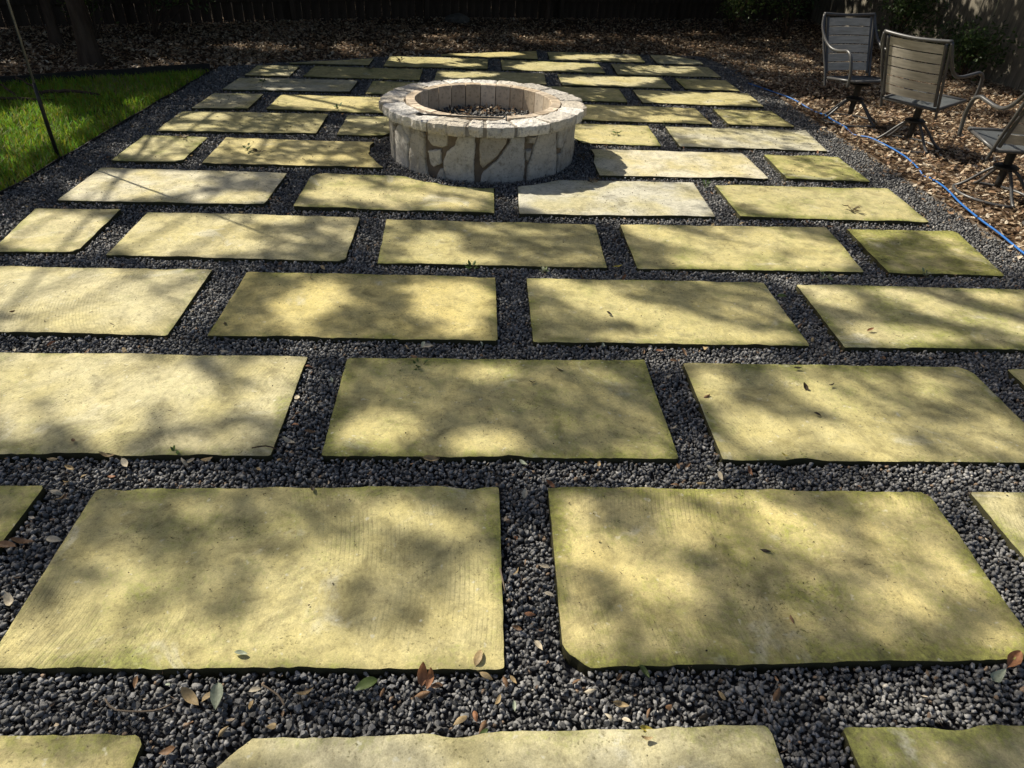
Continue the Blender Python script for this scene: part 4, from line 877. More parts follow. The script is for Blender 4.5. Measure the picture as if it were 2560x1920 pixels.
# ------------------------------------------------------------------ swivel chairs
def chair_meshes():
    D = {}
    def add(k, V, F, smooth=True): D[k] = mesh_from(V, F, smooth)
    for s, nm in ((1, 'r'), (-1, 'l')):
        add('post_' + nm, *tube_data(smooth_path([(.245 * s, -.165, .285), (.247 * s, -.182, .33), (.252 * s, -.215, .42), (.265 * s, -.29, .57), (.274 * s, -.355, .72), (.277 * s, -.405, .862)], 4), 0.0115))
        add('arm_' + nm, *tube_data(smooth_path([(.278 * s, -.404, .858), (.292 * s, -.365, .765), (.290 * s, -.285, .672), (.286 * s, -.185, .617), (.288 * s, -.085, .605), (.302 * s, .02, .618), (.314 * s, .095, .626), (.318 * s, .155, .595), (.312 * s, .19, .52), (.302 * s, .205, .44), (.292 * s, .198, .345)], 5), 0.0135))
        V, F = tube_data(smooth_path([(.228 * s, -.212, .385), (.232 * s, -.262, .50), (.236 * s, -.342, .70), (.238 * s, -.398, .842)], 4), 0.014, 6)
        add('rail_' + nm, V, F)
    add('top', *tube_data(smooth_path([(-.279, -.405, .866), (-.15, -.425, .858), (0, -.434, .853), (.15, -.425, .858), (.279, -.405, .866)], 4), 0.0135))
    # six slats, bowed backwards
    bz = np.linspace(0.405, 0.838, 7)
    yb = lambda z: np.interp(z, [.385, .5, .7, .842], [-.212, -.262, -.342, -.398])
    for i in range(6):
        z0, z1 = bz[i] + 0.0042, bz[i + 1] - 0.0042; V, F = [], []; n = 12
        for k in range(n + 1):
            x = -.226 + .452 * k / n; bow = 0.034 * (1 - (x / .226) ** 2)
            for z, th in ((z0, 0), (z1, 0), (z1, 1), (z0, 1)): V.append((x, yb(z) - bow + 0.006 * th, z))
        for k in range(n):
            for q in range(4): F.append((k * 4 + q, (k + 1) * 4 + q, (k + 1) * 4 + (q + 1) % 4, k * 4 + (q + 1) % 4))
        F += [(3, 2, 1, 0), tuple(n * 4 + q for q in range(4))]
        add('slat%d' % i, V, F, False)
    zs = lambda y: np.interp(y, [-.19, .215], [.356, .392])
    V, F = [], []; nx, ny = 8, 8
    for j in range(ny + 1):
        for i in range(nx + 1):
            x = -.222 + .444 * i / nx; y = -.183 + .39 * j / ny
            V.append((x, y, float(zs(y)) - 0.014 * (1 - (x / .222) ** 2) * math.sin(math.pi * j / ny)))
    F = [(j * 9 + i, j * 9 + i + 1, (j + 1) * 9 + i + 1, (j + 1) * 9 + i) for j in range(ny) for i in range(nx)]
    b = len(V); V += [(x, y, z - 0.006) for x, y, z in V]; F += [tuple(b + q for q in reversed(f)) for f in list(F)]
    add('seat', V, F)
    fr = [(-.232, -.192, .354), (.232, -.192, .354), (.236, .214, .394), (-.236, .214, .394)]
    V, F = [], []
    for i in range(4):
        a, c2 = Vector(fr[i]), Vector(fr[(i + 1) % 4]); tube_data([a, (a + c2) / 2, c2], 0.0135, 6, V, F)
    add('frame', V, F)
    V, F = [], []
    lathe = [(0.0, .062), (.022, .062), (.024, .10), (.028, .185), (.030, .30), (.034, .315), (.09, .325), (.105, .338), (.0, .340)]
    for i in range(20):
        a = 2 * math.pi * i / 20
        for r_, z in lathe: V.append((r_ * math.cos(a), r_ * math.sin(a), z))
    L = len(lathe); F = [(i * L + k, ((i + 1) % 20) * L + k, ((i + 1) % 20) * L + k + 1, i * L + k + 1) for i in range(20) for k in range(L - 1)]
    add('column', V, F)
    lathe = [(.028, .192), (.075, .190), (.082, .198), (.082, .208), (.06, .218), (.031, .222)]; V = []
    for i in range(24):
        a = 2 * math.pi * i / 24
        for r_, z in lathe: V.append((r_ * math.cos(a), r_ * math.sin(a), z))
    L = len(lathe); F = [(i * L + k, ((i + 1) % 24) * L + k, ((i + 1) % 24) * L + (k + 1) % L, i * L + (k + 1) % L) for i in range(24) for k in range(L)]
    add('collar', V, F, False)
    add('leg', *tube_data(smooth_path([(.03, 0, .192), (.075, 0, .178), (.13, 0, .125), (.19, 0, .058), (.235, 0, .018), (.262, 0, .004)], 4), 0.011))
    pts = []
    for t in np.linspace(0, 130, 15):
        a = R(t); bul = 1 - 0.10 * math.sin(math.pi * t / 130)
        pts.append((.262 * bul * math.cos(a), .262 * bul * math.sin(a), .004))
    add('base_rail', *tube_data(pts, 0.0105))
    return D
CH = chair_meshes()
def make_chair(x, y, yaw, base, label):
    """yaw: heading of the sitter in degrees"""
    t = empty('patio_chair', (x, y, -0.012), R(yaw - 90)); tag(t, label, 'chair', 'swivel chairs on the leaf mulch')
    bf = link('back_frame', CH['top'], M['chair_metal'], t)
    for s in ('r', 'l'):
        link('post', CH['post_' + s], M['chair_metal'], bf)
        link('sling_rail', CH['rail_' + s], M['chair_metal'], bf)
        link('arm', CH['arm_' + s], M['chair_metal'], t)
    for i in range(6): link('slat', CH['slat%d' % i], M['slat'], t)
    se = link('seat', CH['seat'], M['seat_fabric'], t); link('seat_frame', CH['frame'], M['chair_metal'], se)
    link('pedestal', CH['column'], M['black_metal'], t); link('swivel_collar', CH['collar'], M['black_metal'], t)
    for a in (0, 130, 180, 310):
        o = link('leg', CH['leg'], M['chair_metal'], t); o.rotation_euler = (0, 0, R(base + a - (yaw - 90)))
    for a in (0, 180):
        o = link('base_rail', CH['base_rail'], M['chair_metal'], t); o.rotation_euler = (0, 0, R(base + a - (yaw - 90)))
    return t
make_chair(3.532, 6.66, -77, 180, 'grey slatted swivel chair in the shade, farthest from the camera')
make_chair(3.695, 5.865, 29.5, 150, 'swivel chair turned towards the fence with sunlit tan slats and leafy sprig on seat')
make_chair(3.669, 4.597, 82.7, 135, 'swivel chair cut off by the picture edge, nearest the hose bend')
make_chair(3.755, 3.93, 60, 150, 'chair just outside the picture edge, only its base rail showing')
# leaf sprig builder
def leaf_cluster(name, loc, n, size, spread, colors, label, cat, up=0.5, group=None, mat='green_leaf', stem=True):
    t = empty(name, loc); tag(t, label, cat, group)
    a = rng.uniform(0, 6.28, n); el = rng.uniform(0.0, up, n); d = rng.uniform(0.25, 1, n) * spread
    P = np.stack([np.cos(a) * d * np.cos(el), np.sin(a) * d * np.cos(el), 0.006 + d * np.sin(el)], 1)
    C = np.array(colors)[rng.integers(0, len(colors), n)] * rng.uniform(0.75, 1.2, (n, 1))
    V, F, T = scatter(LEAF_PROTOS, P, size * rng.uniform(0.7, 1.2, n), euler_mats(rng.normal(0, 0.3, n), -el + rng.normal(0, 0.2, n), a), C)
    bulk('leaves', V, F, M[mat], t, T, True)
    if stem:
        V, F = [], []
        for k in range(min(n, 5)): tube_data([(0, 0, 0), tuple(P[k] * 0.5), tuple(P[k])], [0.0016, 0.0013, 0.0008], 5, V, F)
        obj('stem', V, F, M['wood'], t)
    return t
GREEN = [(0.10, 0.17, 0.035), (0.15, 0.22, 0.06), (0.07, 0.12, 0.03)]
PALEG = [(0.28, 0.33, 0.17), (0.20, 0.27, 0.12), (0.34, 0.36, 0.22)]
leaf_cluster('leaf_sprig', (3.66, 5.83, 0.368), 14, 0.045, 0.06, PALEG, 'pale green leaf sprig lying on the chair seat', 'leaf sprig', 0.7)
leaf_cluster('leaf_sprig', (3.56, 4.62, 0.368), 9, 0.035, 0.05, [(0.16, 0.15, 0.12), (0.25, 0.23, 0.18)], 'grey withered leaves on the nearest chair seat', 'leaf sprig', 0.4)

# ------------------------------------------------------------------ hose, pole, sticks
hp = [(3.10, 8.35, -0.012), (3.20, 7.9, 0.0), (3.30, 7.5, 0.004), (3.37, 7.1, -0.022), (3.379, 6.84, 0.0), (3.361, 6.627, 0.004), (3.374, 6.365, 0.004), (3.378, 6.2, -0.018), (3.429, 6.046, 0.003), (3.45, 5.952, 0.006), (3.472, 5.716, 0.006), (3.465, 5.442, 0.006), (3.438, 5.187, -0.010), (3.43, 5.08, -0.035), (3.427, 5.0, -0.02), (3.365, 4.703, 0.006), (3.288, 4.377, 0.006), (3.24, 4.066, 0.006), (3.219, 3.846, 0.006), (3.173, 3.538, 0.006), (3.12, 3.0, 0.004), (3.2, 2.3, 0.0)]
tag(tube('garden_hose', [p - Vector((0, 0, 0.005)) for p in smooth_path(hp, 5)], 0.0062, M['hose'], None, 10), 'bright blue garden hose running through the leaf mulch', 'hose')
gp_ = tag(empty('garden_pole', (-2.985, 4.87, -0.03)), 'thin black metal garden pole standing at the lawn edge', 'pole')
tube('rod', [(0, 0, 0.3), (0.02, 0.01, 1.2), (0.04, 0.0, 2.0)], 0.008, M['rod_metal'], gp_, 8)
tube('stake', [(-0.006, 0, -0.05), (0, 0, 0.35), (0.004, 0, 0.5)], [0.013, 0.013, 0.010], M['black_metal'], gp_, 8)
tube('hook', smooth_path([(0.04, 0, 2.0), (0.06, 0, 2.12), (0.16, 0, 2.15), (0.22, 0, 2.05), (0.2, 0, 1.98)], 5), 0.007, M['black_metal'], gp_, 6)
for pts, r_, lab in (([(-4.62, 6.92, 0.02), (-4.3, 6.62, 0.03), (-4.02, 6.33, 0.0)], 0.012, 'thin brown stick slanting across the grass by the mulch edging'),
                     ([(-4.45, 7.02, 0.06), (-4.2, 6.8, 0.03), (-3.93, 6.52, 0.0)], 0.010, 'short forked stick poking up from the grass behind the pole'),
                     ([(-4.6, 6.28, 0.01), (-4.2, 6.32, 0.02), (-3.8, 6.38, 0.0)], 0.014, 'dead branch lying flat in the sunlit grass'),
                     ([(-4.0, 6.60, 0.015), (-3.75, 6.64, 0.03), (-3.48, 6.60, 0.010)], 0.018, 'thick dark log lying in the shaded grass')):
    path = smooth_path(pts, 5); tag(tube('fallen_branch', [p + Vector((random.gauss(0, .006), random.gauss(0, .006), random.gauss(0, .003))) for p in path], [r_ * random.uniform(0.7, 1.0) for _ in path], M['bark'], None, 7), lab, 'branch')

# ------------------------------------------------------------------ fences
def fence(A, B, label, bw=0.138, gap=(0.003, 0.014), h=1.85, side=1, seed=1, mat='fence'):
    r0 = random.Random(seed); A = Vector((*A, 0)); B = Vector((*B, 0)); L = (B - A).length; ang = math.atan2(B.y - A.y, B.x - A.x)
    t = empty('board_fence', (A.x, A.y, -0.03), ang); tag(t, label, 'fence')
    meshes = []
    for k in range(5):
        V, F = [], []; n = 7; w = bw / 2; th = 0.009; br = (k - 2) * 0.004; bt = ((k * 7) % 5 - 2) * 0.004
        for i in range(n + 1):
            z = h * i / n; off = br * math.sin(z * 1.6) ; wv = bt * math.sin(z * 2.2 + k)
            for x, y in ((-w, -th), (w, -th), (w, th), (-w, th)): V.append((x + wv * 0.4, y + off, z))
        for i in range(n):
            for q in range(4): F.append((i * 4 + q, i * 4 + (q + 1) % 4, (i + 1) * 4 + (q + 1) % 4, (i + 1) * 4 + q))
        F += [(3, 2, 1, 0), tuple(n * 4 + q for q in range(4))]
        meshes.append(mesh_from(V, F))
    x = 0.0
    while x < L:
        o = link('picket', meshes[r0.randrange(5)], M[mat], t); o.location = (x + bw / 2, r0.uniform(-0.003, 0.003), r0.uniform(-0.02, 0.02)); o.rotation_euler = (0, r0.gauss(0, 0.006), 0)
        x += bw + r0.uniform(*gap)
    for z in (0.32, 1.05, 1.6):
        V, F = box_data(0, L, 0.013 * side if side > 0 else -0.051, 0.051 if side > 0 else -0.013, z - 0.045, z + 0.045); obj('rail', V, F, M[mat], t)
    for i in range(int(L / 2.4) + 1):
        V, F = box_data(i * 2.4 - 0.045, i * 2.4 + 0.045, 0.052 if side > 0 else -0.142, 0.142 if side > 0 else -0.052, 0, h); obj('post', V, F, M[mat], t)
    return t
fence((-9.5, 8.9), (-1.0, 13.05), mat='fence_shaded', label='dark shaded board fence behind the left tree trunks', gap=(0.002, 0.016), side=-1, seed=2)
fence((-1.0, 13.05), (6.45, 14.9), mat='fence_shaded', label='dark shaded board fence across the far end of the garden', gap=(0.001, 0.010), side=-1, seed=3)
fence((6.5, 14.9), (6.45, 3.0), 'weathered grey board fence with sun flecks behind the chairs', gap=(0.002, 0.007), side=1, seed=4)

# ------------------------------------------------------------------ trees overhead: unseen leaves set along sun rays, crowns shaped for the dapples below
COT = 1.0 / math.tan(SUN_EL)
LITA = np.array(LIT)
def lit_factor(px, py):
    f = np.ones(len(px)); wob = 1 + (fnoise(px * 3.1 + 2, py * 3.1, 3) - 0.5) * 1.1
    for cx, cy, ax, ay, bx, by, s in LITA:
        det = ax * by - ay * bx
        if abs(det) < 1e-5: continue
        dx, dy = px - cx, py - cy
        u = (dx * by - dy * bx) / det; v = (ax * dy - ay * dx) / det
        d = np.sqrt(u * u + v * v) * wob
        f *= 1 - s * np.clip((1.2 - d) / 0.24, 0, 1)
    return f
TRUNKS = [(-4.33, 8.22, 0.088, 'brown tree trunk rising from the mulch behind the lawn'),
          (-5.26, 9.32, 0.055, 'slimmer dark tree trunk beside the left fence'),
          (1.09, 13.28, 0.04, 'thin pale sapling trunk at the far end of the garden'),
          (-8.6, 13.6, 0.2, None), (-3.2, 15.6, 0.2, None), (3.5, 17.6, 0.2, None), (-12.0, 9.5, 0.2, None), (8.6, 15.5, 0.15, None)]
LEAFC = np.array([(0.045, 0.075, 0.018), (0.06, 0.10, 0.025), (0.08, 0.12, 0.035)])
def canopy():
    Q, S = [], []
    # x0,x1,y0,y1 of the shaded ground, leaf length, optical depth, height range
    for x0, x1, y0, y1, ll, od, h0, h1 in ((-3.2, 3.3, -0.5, 4.8, 0.08, 2.3, 4.8, 7.0), (-3.2, 3.3, 4.8, 10.3, 0.075, 2.1, 3.2, 5.4),
                                            (3.3, 6.3, 2.0, 16.0, 0.14, 1.9, 5.0, 8.0), (6.3, 10.5, 2.0, 17.0, 0.12, 1.7, 4.0, 7.5), (-4.0, 9.5, 7.0, 13.0, 0.16, 3.0, 2.5, 4.2), (-9.0, -4.0, 5.0, 13.0, 0.16, 3.0, 2.5, 4.2), (-9.0, 9.5, 13.0, 16.0, 0.2, 3.0, 2.4, 4.0), (-8.5, -3.2, 1.5, 16.0, 0.14, 3.4, 4.2, 7.5), (-3.2, 3.3, 10.3, 16.5, 0.15, 2.2, 4.2, 7.5), (-12, 9, 16.5, 21.0, 0.2, 2.2, 2.2, 6)):  # low height ranges add unseen leaf layers that block sky over the back
        area = 0.5 * ll * ll * 0.5; N = od * math.sin(SUN_EL) / (0.5 * area)
        n = int(N * (x1 - x0) * (y1 - y0))
        px = rng.uniform(x0, x1, n); py = rng.uniform(y0, y1, n)
        f = lit_factor(px, py)
        nz = fnoise(px * 1.35 + 3, py * 1.35 + 9, 3); f = f * np.clip(0.35 + (nz - 0.33) * 3.2, 0.2, 1.35)
        # sun reaches the fire pit rim except its left side
        d = np.hypot((px - 0.44) / 0.70, (py - 5.04) / 0.86); f *= np.clip((d - 0.95) / 0.15, 0, 1)
        if x0 > 6: f *= np.clip(0.2 + (fnoise(px * 3.5, py * 3.5, 2) - 0.30) * 6, 0.0, 1)
        k = rng.random(n) < f
        px, py = px[k], py[k]; hh = rng.uniform(h0, h1, len(px))
        Q.append(np.stack([px + SUN_H[0] * COT * hh, py + SUN_H[1] * COT * hh, hh], 1)); S.append(np.full(len(px), ll))
    return np.concatenate(Q), np.concatenate(S)
Q, S = canopy()
print('canopy leaves', len(Q))
TX = np.array([(t[0], t[1]) for t in TRUNKS])
own = np.argmin(((Q[:, None, :2] - TX[None]) ** 2).sum(2) + np.array([0, 6, 16, 0, 0, 0, 0, 0])[None], 1)
def tree(i):
    x, y, r_, label = TRUNKS[i]
    t = empty('oak_tree' if i != 2 else 'sapling', (x, y, -0.03))
    tag(t, label or ['', '', '', 'tall oak crown beyond the left fence', 'oak standing beyond the middle of the far fence', 'oak beyond the right end of the far fence', 'oak outside the garden far to the left', 'small oak outside the right corner of the fences'][i], 'tree', 'oak trees around the garden')
    qs = Q[own == i]; ss = S[own == i]
    top = 5.0 if i != 2 else 6.0
    flare = 1.9 if i != 2 else 1.3
    path = [(0, 0, -0.05), (0.0, 0, 0.06), (0.01, 0, 0.22), (0.0, 0.02, 0.6), (-0.04, 0.03, 1.3), (-0.1, 0.08, 2.4), (-0.1, 0.2, 3.6), (-0.05, 0.3, top)]
    rad = [r_ * flare, r_ * 1.45, r_ * 1.15, r_ * 1.02, r_ * 0.95, r_ * 0.85, r_ * 0.7, r_ * 0.4]
    P = smooth_path(path, 5); rr = list(np.interp(np.linspace(0, 7, len(P)), range(8), rad)); V, F = tube_data(P, rr, 14)
    V = [v + Vector((math.cos(k % 14 * 2.7) * 0.012, math.sin(k % 14 * 1.9) * 0.012, 0)) * (r_ / 0.15) for k, v in enumerate(V)]
    trunk = obj('trunk', V, F, M['bark'], t, True)
    if len(qs):
        V, F = [], []
        for k in rng.integers(0, len(qs), 9):
            e = Vector(qs[k]) - Vector((x, y, -0.03)); s0 = Vector(P[random.randrange(len(P) - 14, len(P) - 1)]); m = (s0 + e) / 2 + Vector((random.gauss(0, .3), random.gauss(0, .3), 0.4))
            tube_data(smooth_path([s0, m, e], 4), list(np.linspace(r_ * 0.25, 0.005, 9)), 6, V, F)
        obj('limb', V, F, M['bark'], trunk, True)
        n = len(qs); pv = np.array([(-0.5, 0, 0), (0, 0.25, 0.05), (0.5, 0, 0), (0, -0.25, 0.05)]); pf = np.array([(0, 1, 2), (0, 2, 3)])
        Vv, Ff, Tt = scatter([(pv, pf)], qs - np.array([x, y, -0.03]), ss * rng.uniform(0.8, 1.2, n), euler_mats(rng.normal(0, 0.7, n), rng.normal(0, 0.7, n), rng.uniform(0, 6.28, n)), LEAFC[rng.integers(0, 3, n)])
        bulk('crown', Vv, Ff, M['crown_leaf'], t, Tt)
for i in range(len(TRUNKS)): tree(i)

# ------------------------------------------------------------------ shrubs
def shrub(loc, h, r_, n, ls, colors, label, lean=(0, 0), name='shrub'):
    t = empty(name, (*loc, -0.03)); tag(t, label, 'shrub', 'shrubs along the fences')
    V, F = [], []; tips = []
    for k in range(11):
        a = random.uniform(0, 6.28); d = r_ * random.uniform(0.3, 1); e = Vector((math.cos(a) * d + lean[0], math.sin(a) * d + lean[1], h * random.uniform(0.55, 1)))
        m = e * 0.5 + Vector((random.gauss(0, .05), random.gauss(0, .05), 0.08)); tube_data(smooth_path([(0, 0, 0), m, e], 4), list(np.linspace(0.012, 0.003, 9)), 5, V, F); tips.append((m, e))
    obj('stem', V, F, M['bark'], t, True)
    idx = rng.integers(0, len(tips), n); tt = rng.uniform(0.0, 1.05, n)
    A = np.array([tuple(p[0]) for p in tips])[idx]; B = np.array([tuple(p[1]) for p in tips])[idx]
    P = A * (1 - tt[:, None]) + B * tt[:, None] + rng.normal(0, 0.075 + 0.05 * r_, (n, 3)); P[:, 2] = np.maximum(P[:, 2], 0.02)
    C = np.array(colors)[rng.integers(0, len(colors), n)] * rng.uniform(0.7, 1.2, (n, 1))
    Vv, Ff, Tt = scatter(LEAF_PROTOS, P, ls * rng.uniform(0.6, 1.2, n), euler_mats(rng.normal(0, 0.6, n), rng.normal(0.3, 0.5, n), rng.uniform(0, 6.28, n)), C)
    bulk('foliage', Vv, Ff, M['green_leaf'], t, Tt, True)
    return t
DARKG = [(0.07, 0.115, 0.03), (0.095, 0.15, 0.045), (0.05, 0.085, 0.025)]
shrub((-4.35, 10.0), 1.15, 0.75, 1500, 0.07, DARKG, 'dim leafy shrub right of the brown trunk by the fence', (0.5, 0.2))
shrub((-4.95, 9.7), 0.8, 0.3, 420, 0.06, [(0.07, 0.10, 0.02), (0.10, 0.13, 0.03)], 'small shrub between the two left tree trunks')
shrub((4.15, 12.4), 0.85, 0.45, 900, 0.06, [(0.09, 0.13, 0.03), (0.06, 0.10, 0.022)], 'bushy shrub at the far end, left of the chairs')
shrub((4.95, 12.2), 1.1, 0.55, 1100, 0.06, DARKG, 'dark shrub behind the farthest chair')
shrub((5.85, 10.5), 1.15, 0.50, 2000, 0.06, DARKG, 'glossy shrub against the grey fence between two chairs')
shrub((6.05, 8.95), 0.66, 0.36, 1000, 0.065, DARKG, 'low dark shrub at the foot of the grey fence')
shrub((5.95, 9.55), 0.55, 0.3, 450, 0.06, DARKG, 'small shrub beside the taller glossy one at the fence')
# rounded rock in the far mulch
bm = bmesh.new(); bmesh.ops.create_icosphere(bm, subdivisions=3, radius=1)
for v in bm.verts: v.co = Vector((v.co.x * 0.2, v.co.y * 0.15, v.co.z * 0.09)) * (0.85 + 0.4 * float(fnoise(np.array(v.co.x * 2 + 5), np.array(v.co.y * 2 + v.co.z))))
me = bpy.data.meshes.new('m'); bm.to_mesh(me); bm.free(); o = link('rock', me, M['dark_rock']); o.location = (-0.45, 12.75, 0.0); tag(o, 'dim rounded rock in the mulch by the far fence', 'rock')
V, F = box_data(-0.11, 0.11, -0.035, 0.035, -0.01, 0.018); o = obj('wood_block', V, F, M['wood']); o.location = (-0.72, 9.62, -0.01); o.rotation_euler = (0, 0, 0.35); tag(o, 'small tan wood block on the mulch by the last paver row', 'wood block')

# ------------------------------------------------------------------ single fallen leaves, twigs, weeds
KIND = {'RU': (0.34, 0.165, 0.085), 'GR': (0.11, 0.155, 0.045), 'PG': (0.36, 0.40, 0.30), 'TA': (0.46, 0.34, 0.18), 'YE': (0.50, 0.40, 0.07), 'CR': (0.62, 0.54, 0.40), 'BR': (0.24, 0.14, 0.075), 'DK': (0.06, 0.045, 0.03), 'OR': (0.55, 0.24, 0.05)}
KMESH = {}
def big_leaf_mesh(colr, curl, fold, width):
    n = 8; V, F, T = [], [], []
    for i in range(n + 1):
        s = i / n; x = s - 0.5; w = width * 0.5 * math.sin(math.pi * min(1, s ** 0.85)) ** 0.8 + (0.004 if i in (0, n) else 0); z = curl * (2 * x) ** 2 + 0.02 * math.sin(9 * s)
        for k, yy in enumerate((-1, -0.5, 0, 0.5, 1)): V.append((x, w * yy, z + fold * abs(yy) ** 1.5 * (w / (width * 0.5 + 1e-6)) + (0.008 if yy else 0)))
    for i in range(n):
        for k in range(4): F.append((i * 5 + k, (i + 1) * 5 + k, (i + 1) * 5 + k + 1, i * 5 + k + 1))
    b = len(V); V += [(-0.5, 0.006, curl), (-0.5, -0.006, curl), (-0.68, 0, curl * 1.1 + 0.02)]; F.append((b, b + 1, b + 2))
    me = mesh_from(V, F, True)
    for v in V: T.append((*[c * (0.85 if abs(v[1]) < 1e-6 else 1.0) for c in colr], 1))
    a = me.attributes.new('tint', 'FLOAT_COLOR', 'POINT'); a.data.foreach_set('color', np.array(T, np.float32).ravel())
    return me
VAR = [(0.12, 0.08, 0.40), (0.25, 0.10, 0.34), (-0.12, 0.05, 0.44), (0.06, 0.16, 0.38)]
for k, c in KIND.items(): KMESH[k] = [big_leaf_mesh(c, *v) for v in VAR]
LEAF_LABELS = [l for l in LEAF_TEXT]
for i, (k, x, y, a, s) in enumerate(LEAVES):
    o = link('fallen_leaf', KMESH[k][i % 4], M['leaf'] if k not in ('GR',) else M['green_leaf'])
    onp = bool(in_paver(np.array([x]), np.array([y]), -0.01)[0])
    o.location = (x, y, 0.006 if onp else GRAVEL_TOP + 0.012); o.scale = (s,) * 3
    o.rotation_euler = (random.gauss(0, 0.25), random.gauss(0, 0.2) + (-0.9 if i < 2 else 0), -R(a) if i >= 2 else R(85 - 14 * i))
    if i < 2: o.location.z += 0.02
    tag(o, LEAF_TEXT[i], 'leaf')
cnt = 0; kinds = ['TA', 'TA', 'TA', 'CR', 'CR', 'BR', 'BR', 'BR', 'RU', 'PG', 'TA', 'BR', 'DK']
while cnt < 200:
    y = 0.75 + 5.4 * random.random() ** 1.3; x = random.uniform(-0.72 * y - 0.2, min(0.72 * y + 0.2, 3.15))
    if not (LEFT_EDGE < x < RIGHT_EDGE) or math.hypot(x - PIT_C[0], y - PIT_C[1]) < 0.76: continue
    onp = bool(in_paver(np.array([x]), np.array([y]), 0.012)[0])
    if onp and random.random() < 0.95: continue
    k = random.choice(kinds if not onp else ['DK', 'BR', 'DK', 'TA'])
    o = link('fallen_leaf', KMESH[k][random.randrange(4)], M['leaf']); s = random.uniform(0.02, 0.043)
    o.location = (x, y, 0.005 if onp else GRAVEL_TOP + 0.010); o.scale = (s,) * 3; o.rotation_euler = (random.gauss(0, 0.4) + random.choice((0, math.pi)), random.gauss(0, 0.35), random.uniform(0, 6.28))
    words = {'TA': 'small tan leaf', 'CR': 'small cream leaf', 'BR': 'small brown leaf', 'RU': 'small russet leaf', 'PG': 'small grey-green leaf', 'GR': 'small green leaf', 'DK': 'small blackened leaf'}[k]
    rowi = int((y - 0.183 + 0.16) / 0.768); rown = ['bottom', 'second', 'third', 'fourth', 'fifth', 'sixth', 'seventh', 'eighth', 'ninth'][min(rowi, 8)]
    dy_ = (y - 0.183 + 0.16) - rowi * 0.768; px_ = x / (0.75 * y + 0.2); part = 'far left' if px_ < -0.6 else 'left' if px_ < -0.2 else 'middle' if px_ < 0.2 else 'right' if px_ < 0.6 else 'far right'
    if onp: lab = '%s lying on a paver of the %s row, %s' % (words, rown, part)
    elif dy_ < 0.17: lab = '%s in the gravel strip below the %s paver row, %s' % (words, rown, part)
    elif x < -2.6: lab = '%s in the gravel border by the lawn, beside the %s paver row' % (words, rown)
    elif x > 2.88: lab = '%s in the gravel border by the hose, beside the %s paver row' % (words, rown)
    else: lab = '%s in a gravel gap between pavers of the %s row, %s' % (words, rown, part)
    tag(o, lab, 'leaf', lab.replace('small ', '').replace(' leaf', ' leaves'))
    cnt += 1
for pts, lab in zip(TWIGS, ('crooked twig in the gravel beside the pale green leaf', 'long bent twig in the shaded gravel at bottom left', 'forked black twig on the second-row paver', 'thin twig in the gravel gap between the two large front pavers')):
    onp = lab.startswith('forked'); z = 0.006 if onp else GRAVEL_TOP + 0.012
    tag(tube('twig', smooth_path([(x, y, z + random.uniform(0, 0.004)) for x, y in pts], 3), 0.0024, M['wood'] if not onp else M['bark'], None, 5), lab, 'twig')
WL = ['bright green sprout at the paver edge in the left gravel joint', 'pale green weed under the third row of pavers on the right', 'grey-green weed in the gravel below the mossy end paver', 'weed tuft in the joint right of the pale cut paver', 'tiny pale moss tuft in the joint below the shaded middle paver', 'small dark weed left of the pale moss tuft', 'weed in the joint behind the fire pit on the right', 'small weed in the joint left of the big mossy middle paver']
for i, (x, y) in enumerate(WEEDS):
    leaf_cluster('weed', (x, y, GRAVEL_TOP), 10 if i else 7, 0.032 if i else 0.03, 0.045 if i else 0.022, GREEN if i in (0, 3, 7, 5) else PALEG, WL[i], 'weed', 1.0)
SL = ['sprig of green leaves on a far left paver', 'dark clump of withered leaves on the second last paver row', 'pale three-leaf sprig on the shaded paver left of the fire pit', 'brown curled sprig beside the pale one left of the fire pit', 'thin twiggy sprig on a far shaded paver', 'upright leaf sprig at the near edge of a left paver', 'green leaf pair on the paver right of the fire pit', 'dry tan leaf cluster in the joint below the pale sunlit paver', 'leafy sprig in the joint behind the left pavers', 'dark twig cluster on the mossy right paver', 'tiny brown sprig in the fire pit shadow']
for i, (x, y) in enumerate(SPRIGS):
    c = GREEN if i in (0, 6, 8) else (PALEG if i == 2 else [(0.07, 0.055, 0.03), (0.15, 0.11, 0.06), (0.3, 0.22, 0.12)])
    z = 0.004 if in_paver(np.array([x]), np.array([y]), 0.0)[0] else GRAVEL_TOP + 0.01
    leaf_cluster('leaf_sprig', (x, y, z), 7 if i != 1 else 16, 0.045, 0.05, c, SL[i], 'leaf sprig', 0.6, None, 'leaf')
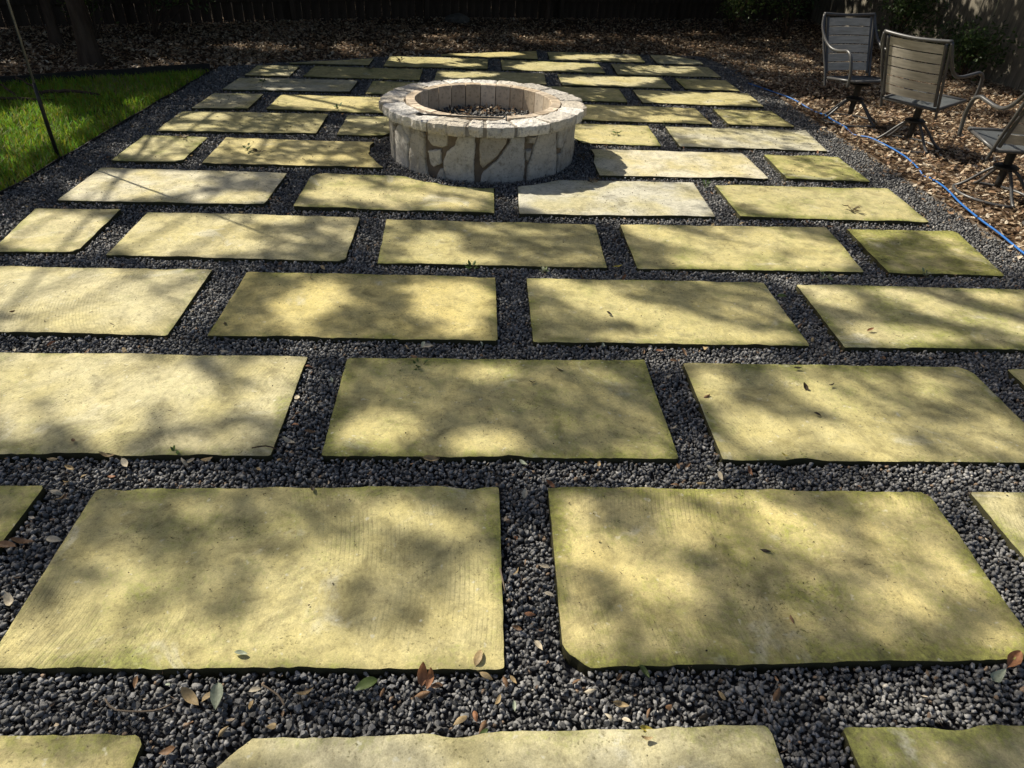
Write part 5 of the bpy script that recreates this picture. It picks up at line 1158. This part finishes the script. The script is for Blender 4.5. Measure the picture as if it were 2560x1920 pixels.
# specks: acorn crumbs, bark bits and needles on the stones
n = 11000; X = rng.uniform(-2.6, 2.95, n); Y = rng.uniform(0.75, 9.9, n); k = in_paver(X, Y, -0.01) & (fnoise(X * 1.3, Y * 1.3) + rng.normal(0, .12, n) > 0.49); X, Y = X[k], Y[k]; n = len(X)
far = np.clip(Y / 4, 0.8, 2.2)
L = np.where(rng.random(n) < 0.6, rng.uniform(0.008, 0.028, n), rng.uniform(0.004, 0.008, n)) * np.clip(far, 0.7, 1.5)
Wd = np.where(L > 0.008, rng.uniform(0.0009, 0.0017, n), L * 0.7) * np.clip(far, 0.8, 1.6)
V1, F1, T1 = scatter(PR_FAR, np.stack([X, Y, np.full(n, 0.002)], 1), np.stack([L / 2, Wd, Wd], 1), euler_mats(np.zeros(n), rng.normal(0, .05, n), rng.uniform(0, 6.28, n)), np.array([(0.05, 0.035, 0.02), (0.10, 0.07, 0.04), (0.03, 0.025, 0.018)])[rng.integers(0, 3, n)])
tag(bulk('debris', V1, F1, M['leaf'], None, T1), 'fine dark twig crumbs and needles scattered on the pavers', 'debris', kind='stuff')

# twig bits and leaf crumbs in the gravel
n = 9000; X = rng.uniform(LEFT_EDGE, RIGHT_EDGE, n); Y = rng.uniform(0.7, 7.0, n); k = in_gravel(X, Y) & ~in_paver(X, Y, 0.004) & (np.hypot(X - PIT_C[0], Y - PIT_C[1]) > 0.76) & (fnoise(X * 2.1 + 4, Y * 2.1) + rng.normal(0, .1, n) > 0.44); X, Y = X[k], Y[k]; n = len(X)
L = rng.uniform(0.012, 0.05, n); Wd = rng.uniform(0.0006, 0.0012, n)
V1, F1, T1 = scatter(PR_FAR, np.stack([X, Y, GRAVEL_TOP + bed(X, Y) + rng.uniform(0.0, 0.006, n)], 1), np.stack([L / 2, Wd, Wd], 1), euler_mats(np.zeros(n), rng.normal(0, .15, n), rng.uniform(0, 6.28, n)), np.array([(0.14, 0.10, 0.07), (0.22, 0.17, 0.12), (0.07, 0.05, 0.035)])[rng.integers(0, 3, n)])
k = rng.random(n) < 0.45; m = int(k.sum())
V2, F2, T2 = scatter(LEAF_PROTOS, np.stack([X[k] + 0.01, Y[k] + 0.01, GRAVEL_TOP + bed(X[k], Y[k]) + rng.uniform(0.0, 0.007, m)], 1), rng.uniform(0.008, 0.022, m), euler_mats(rng.normal(0, .5, m), rng.normal(0, .5, m), rng.uniform(0, 6.28, m)), DRY[rng.integers(0, 7, m)])
tag(bulk('leaf_debris', np.concatenate([V1, V2]), np.concatenate([F1, F2 + len(V1)]), M['leaf'], None, np.concatenate([T1, T2])), 'fine twig bits and leaf crumbs caught in the dark gravel', 'debris', kind='stuff')
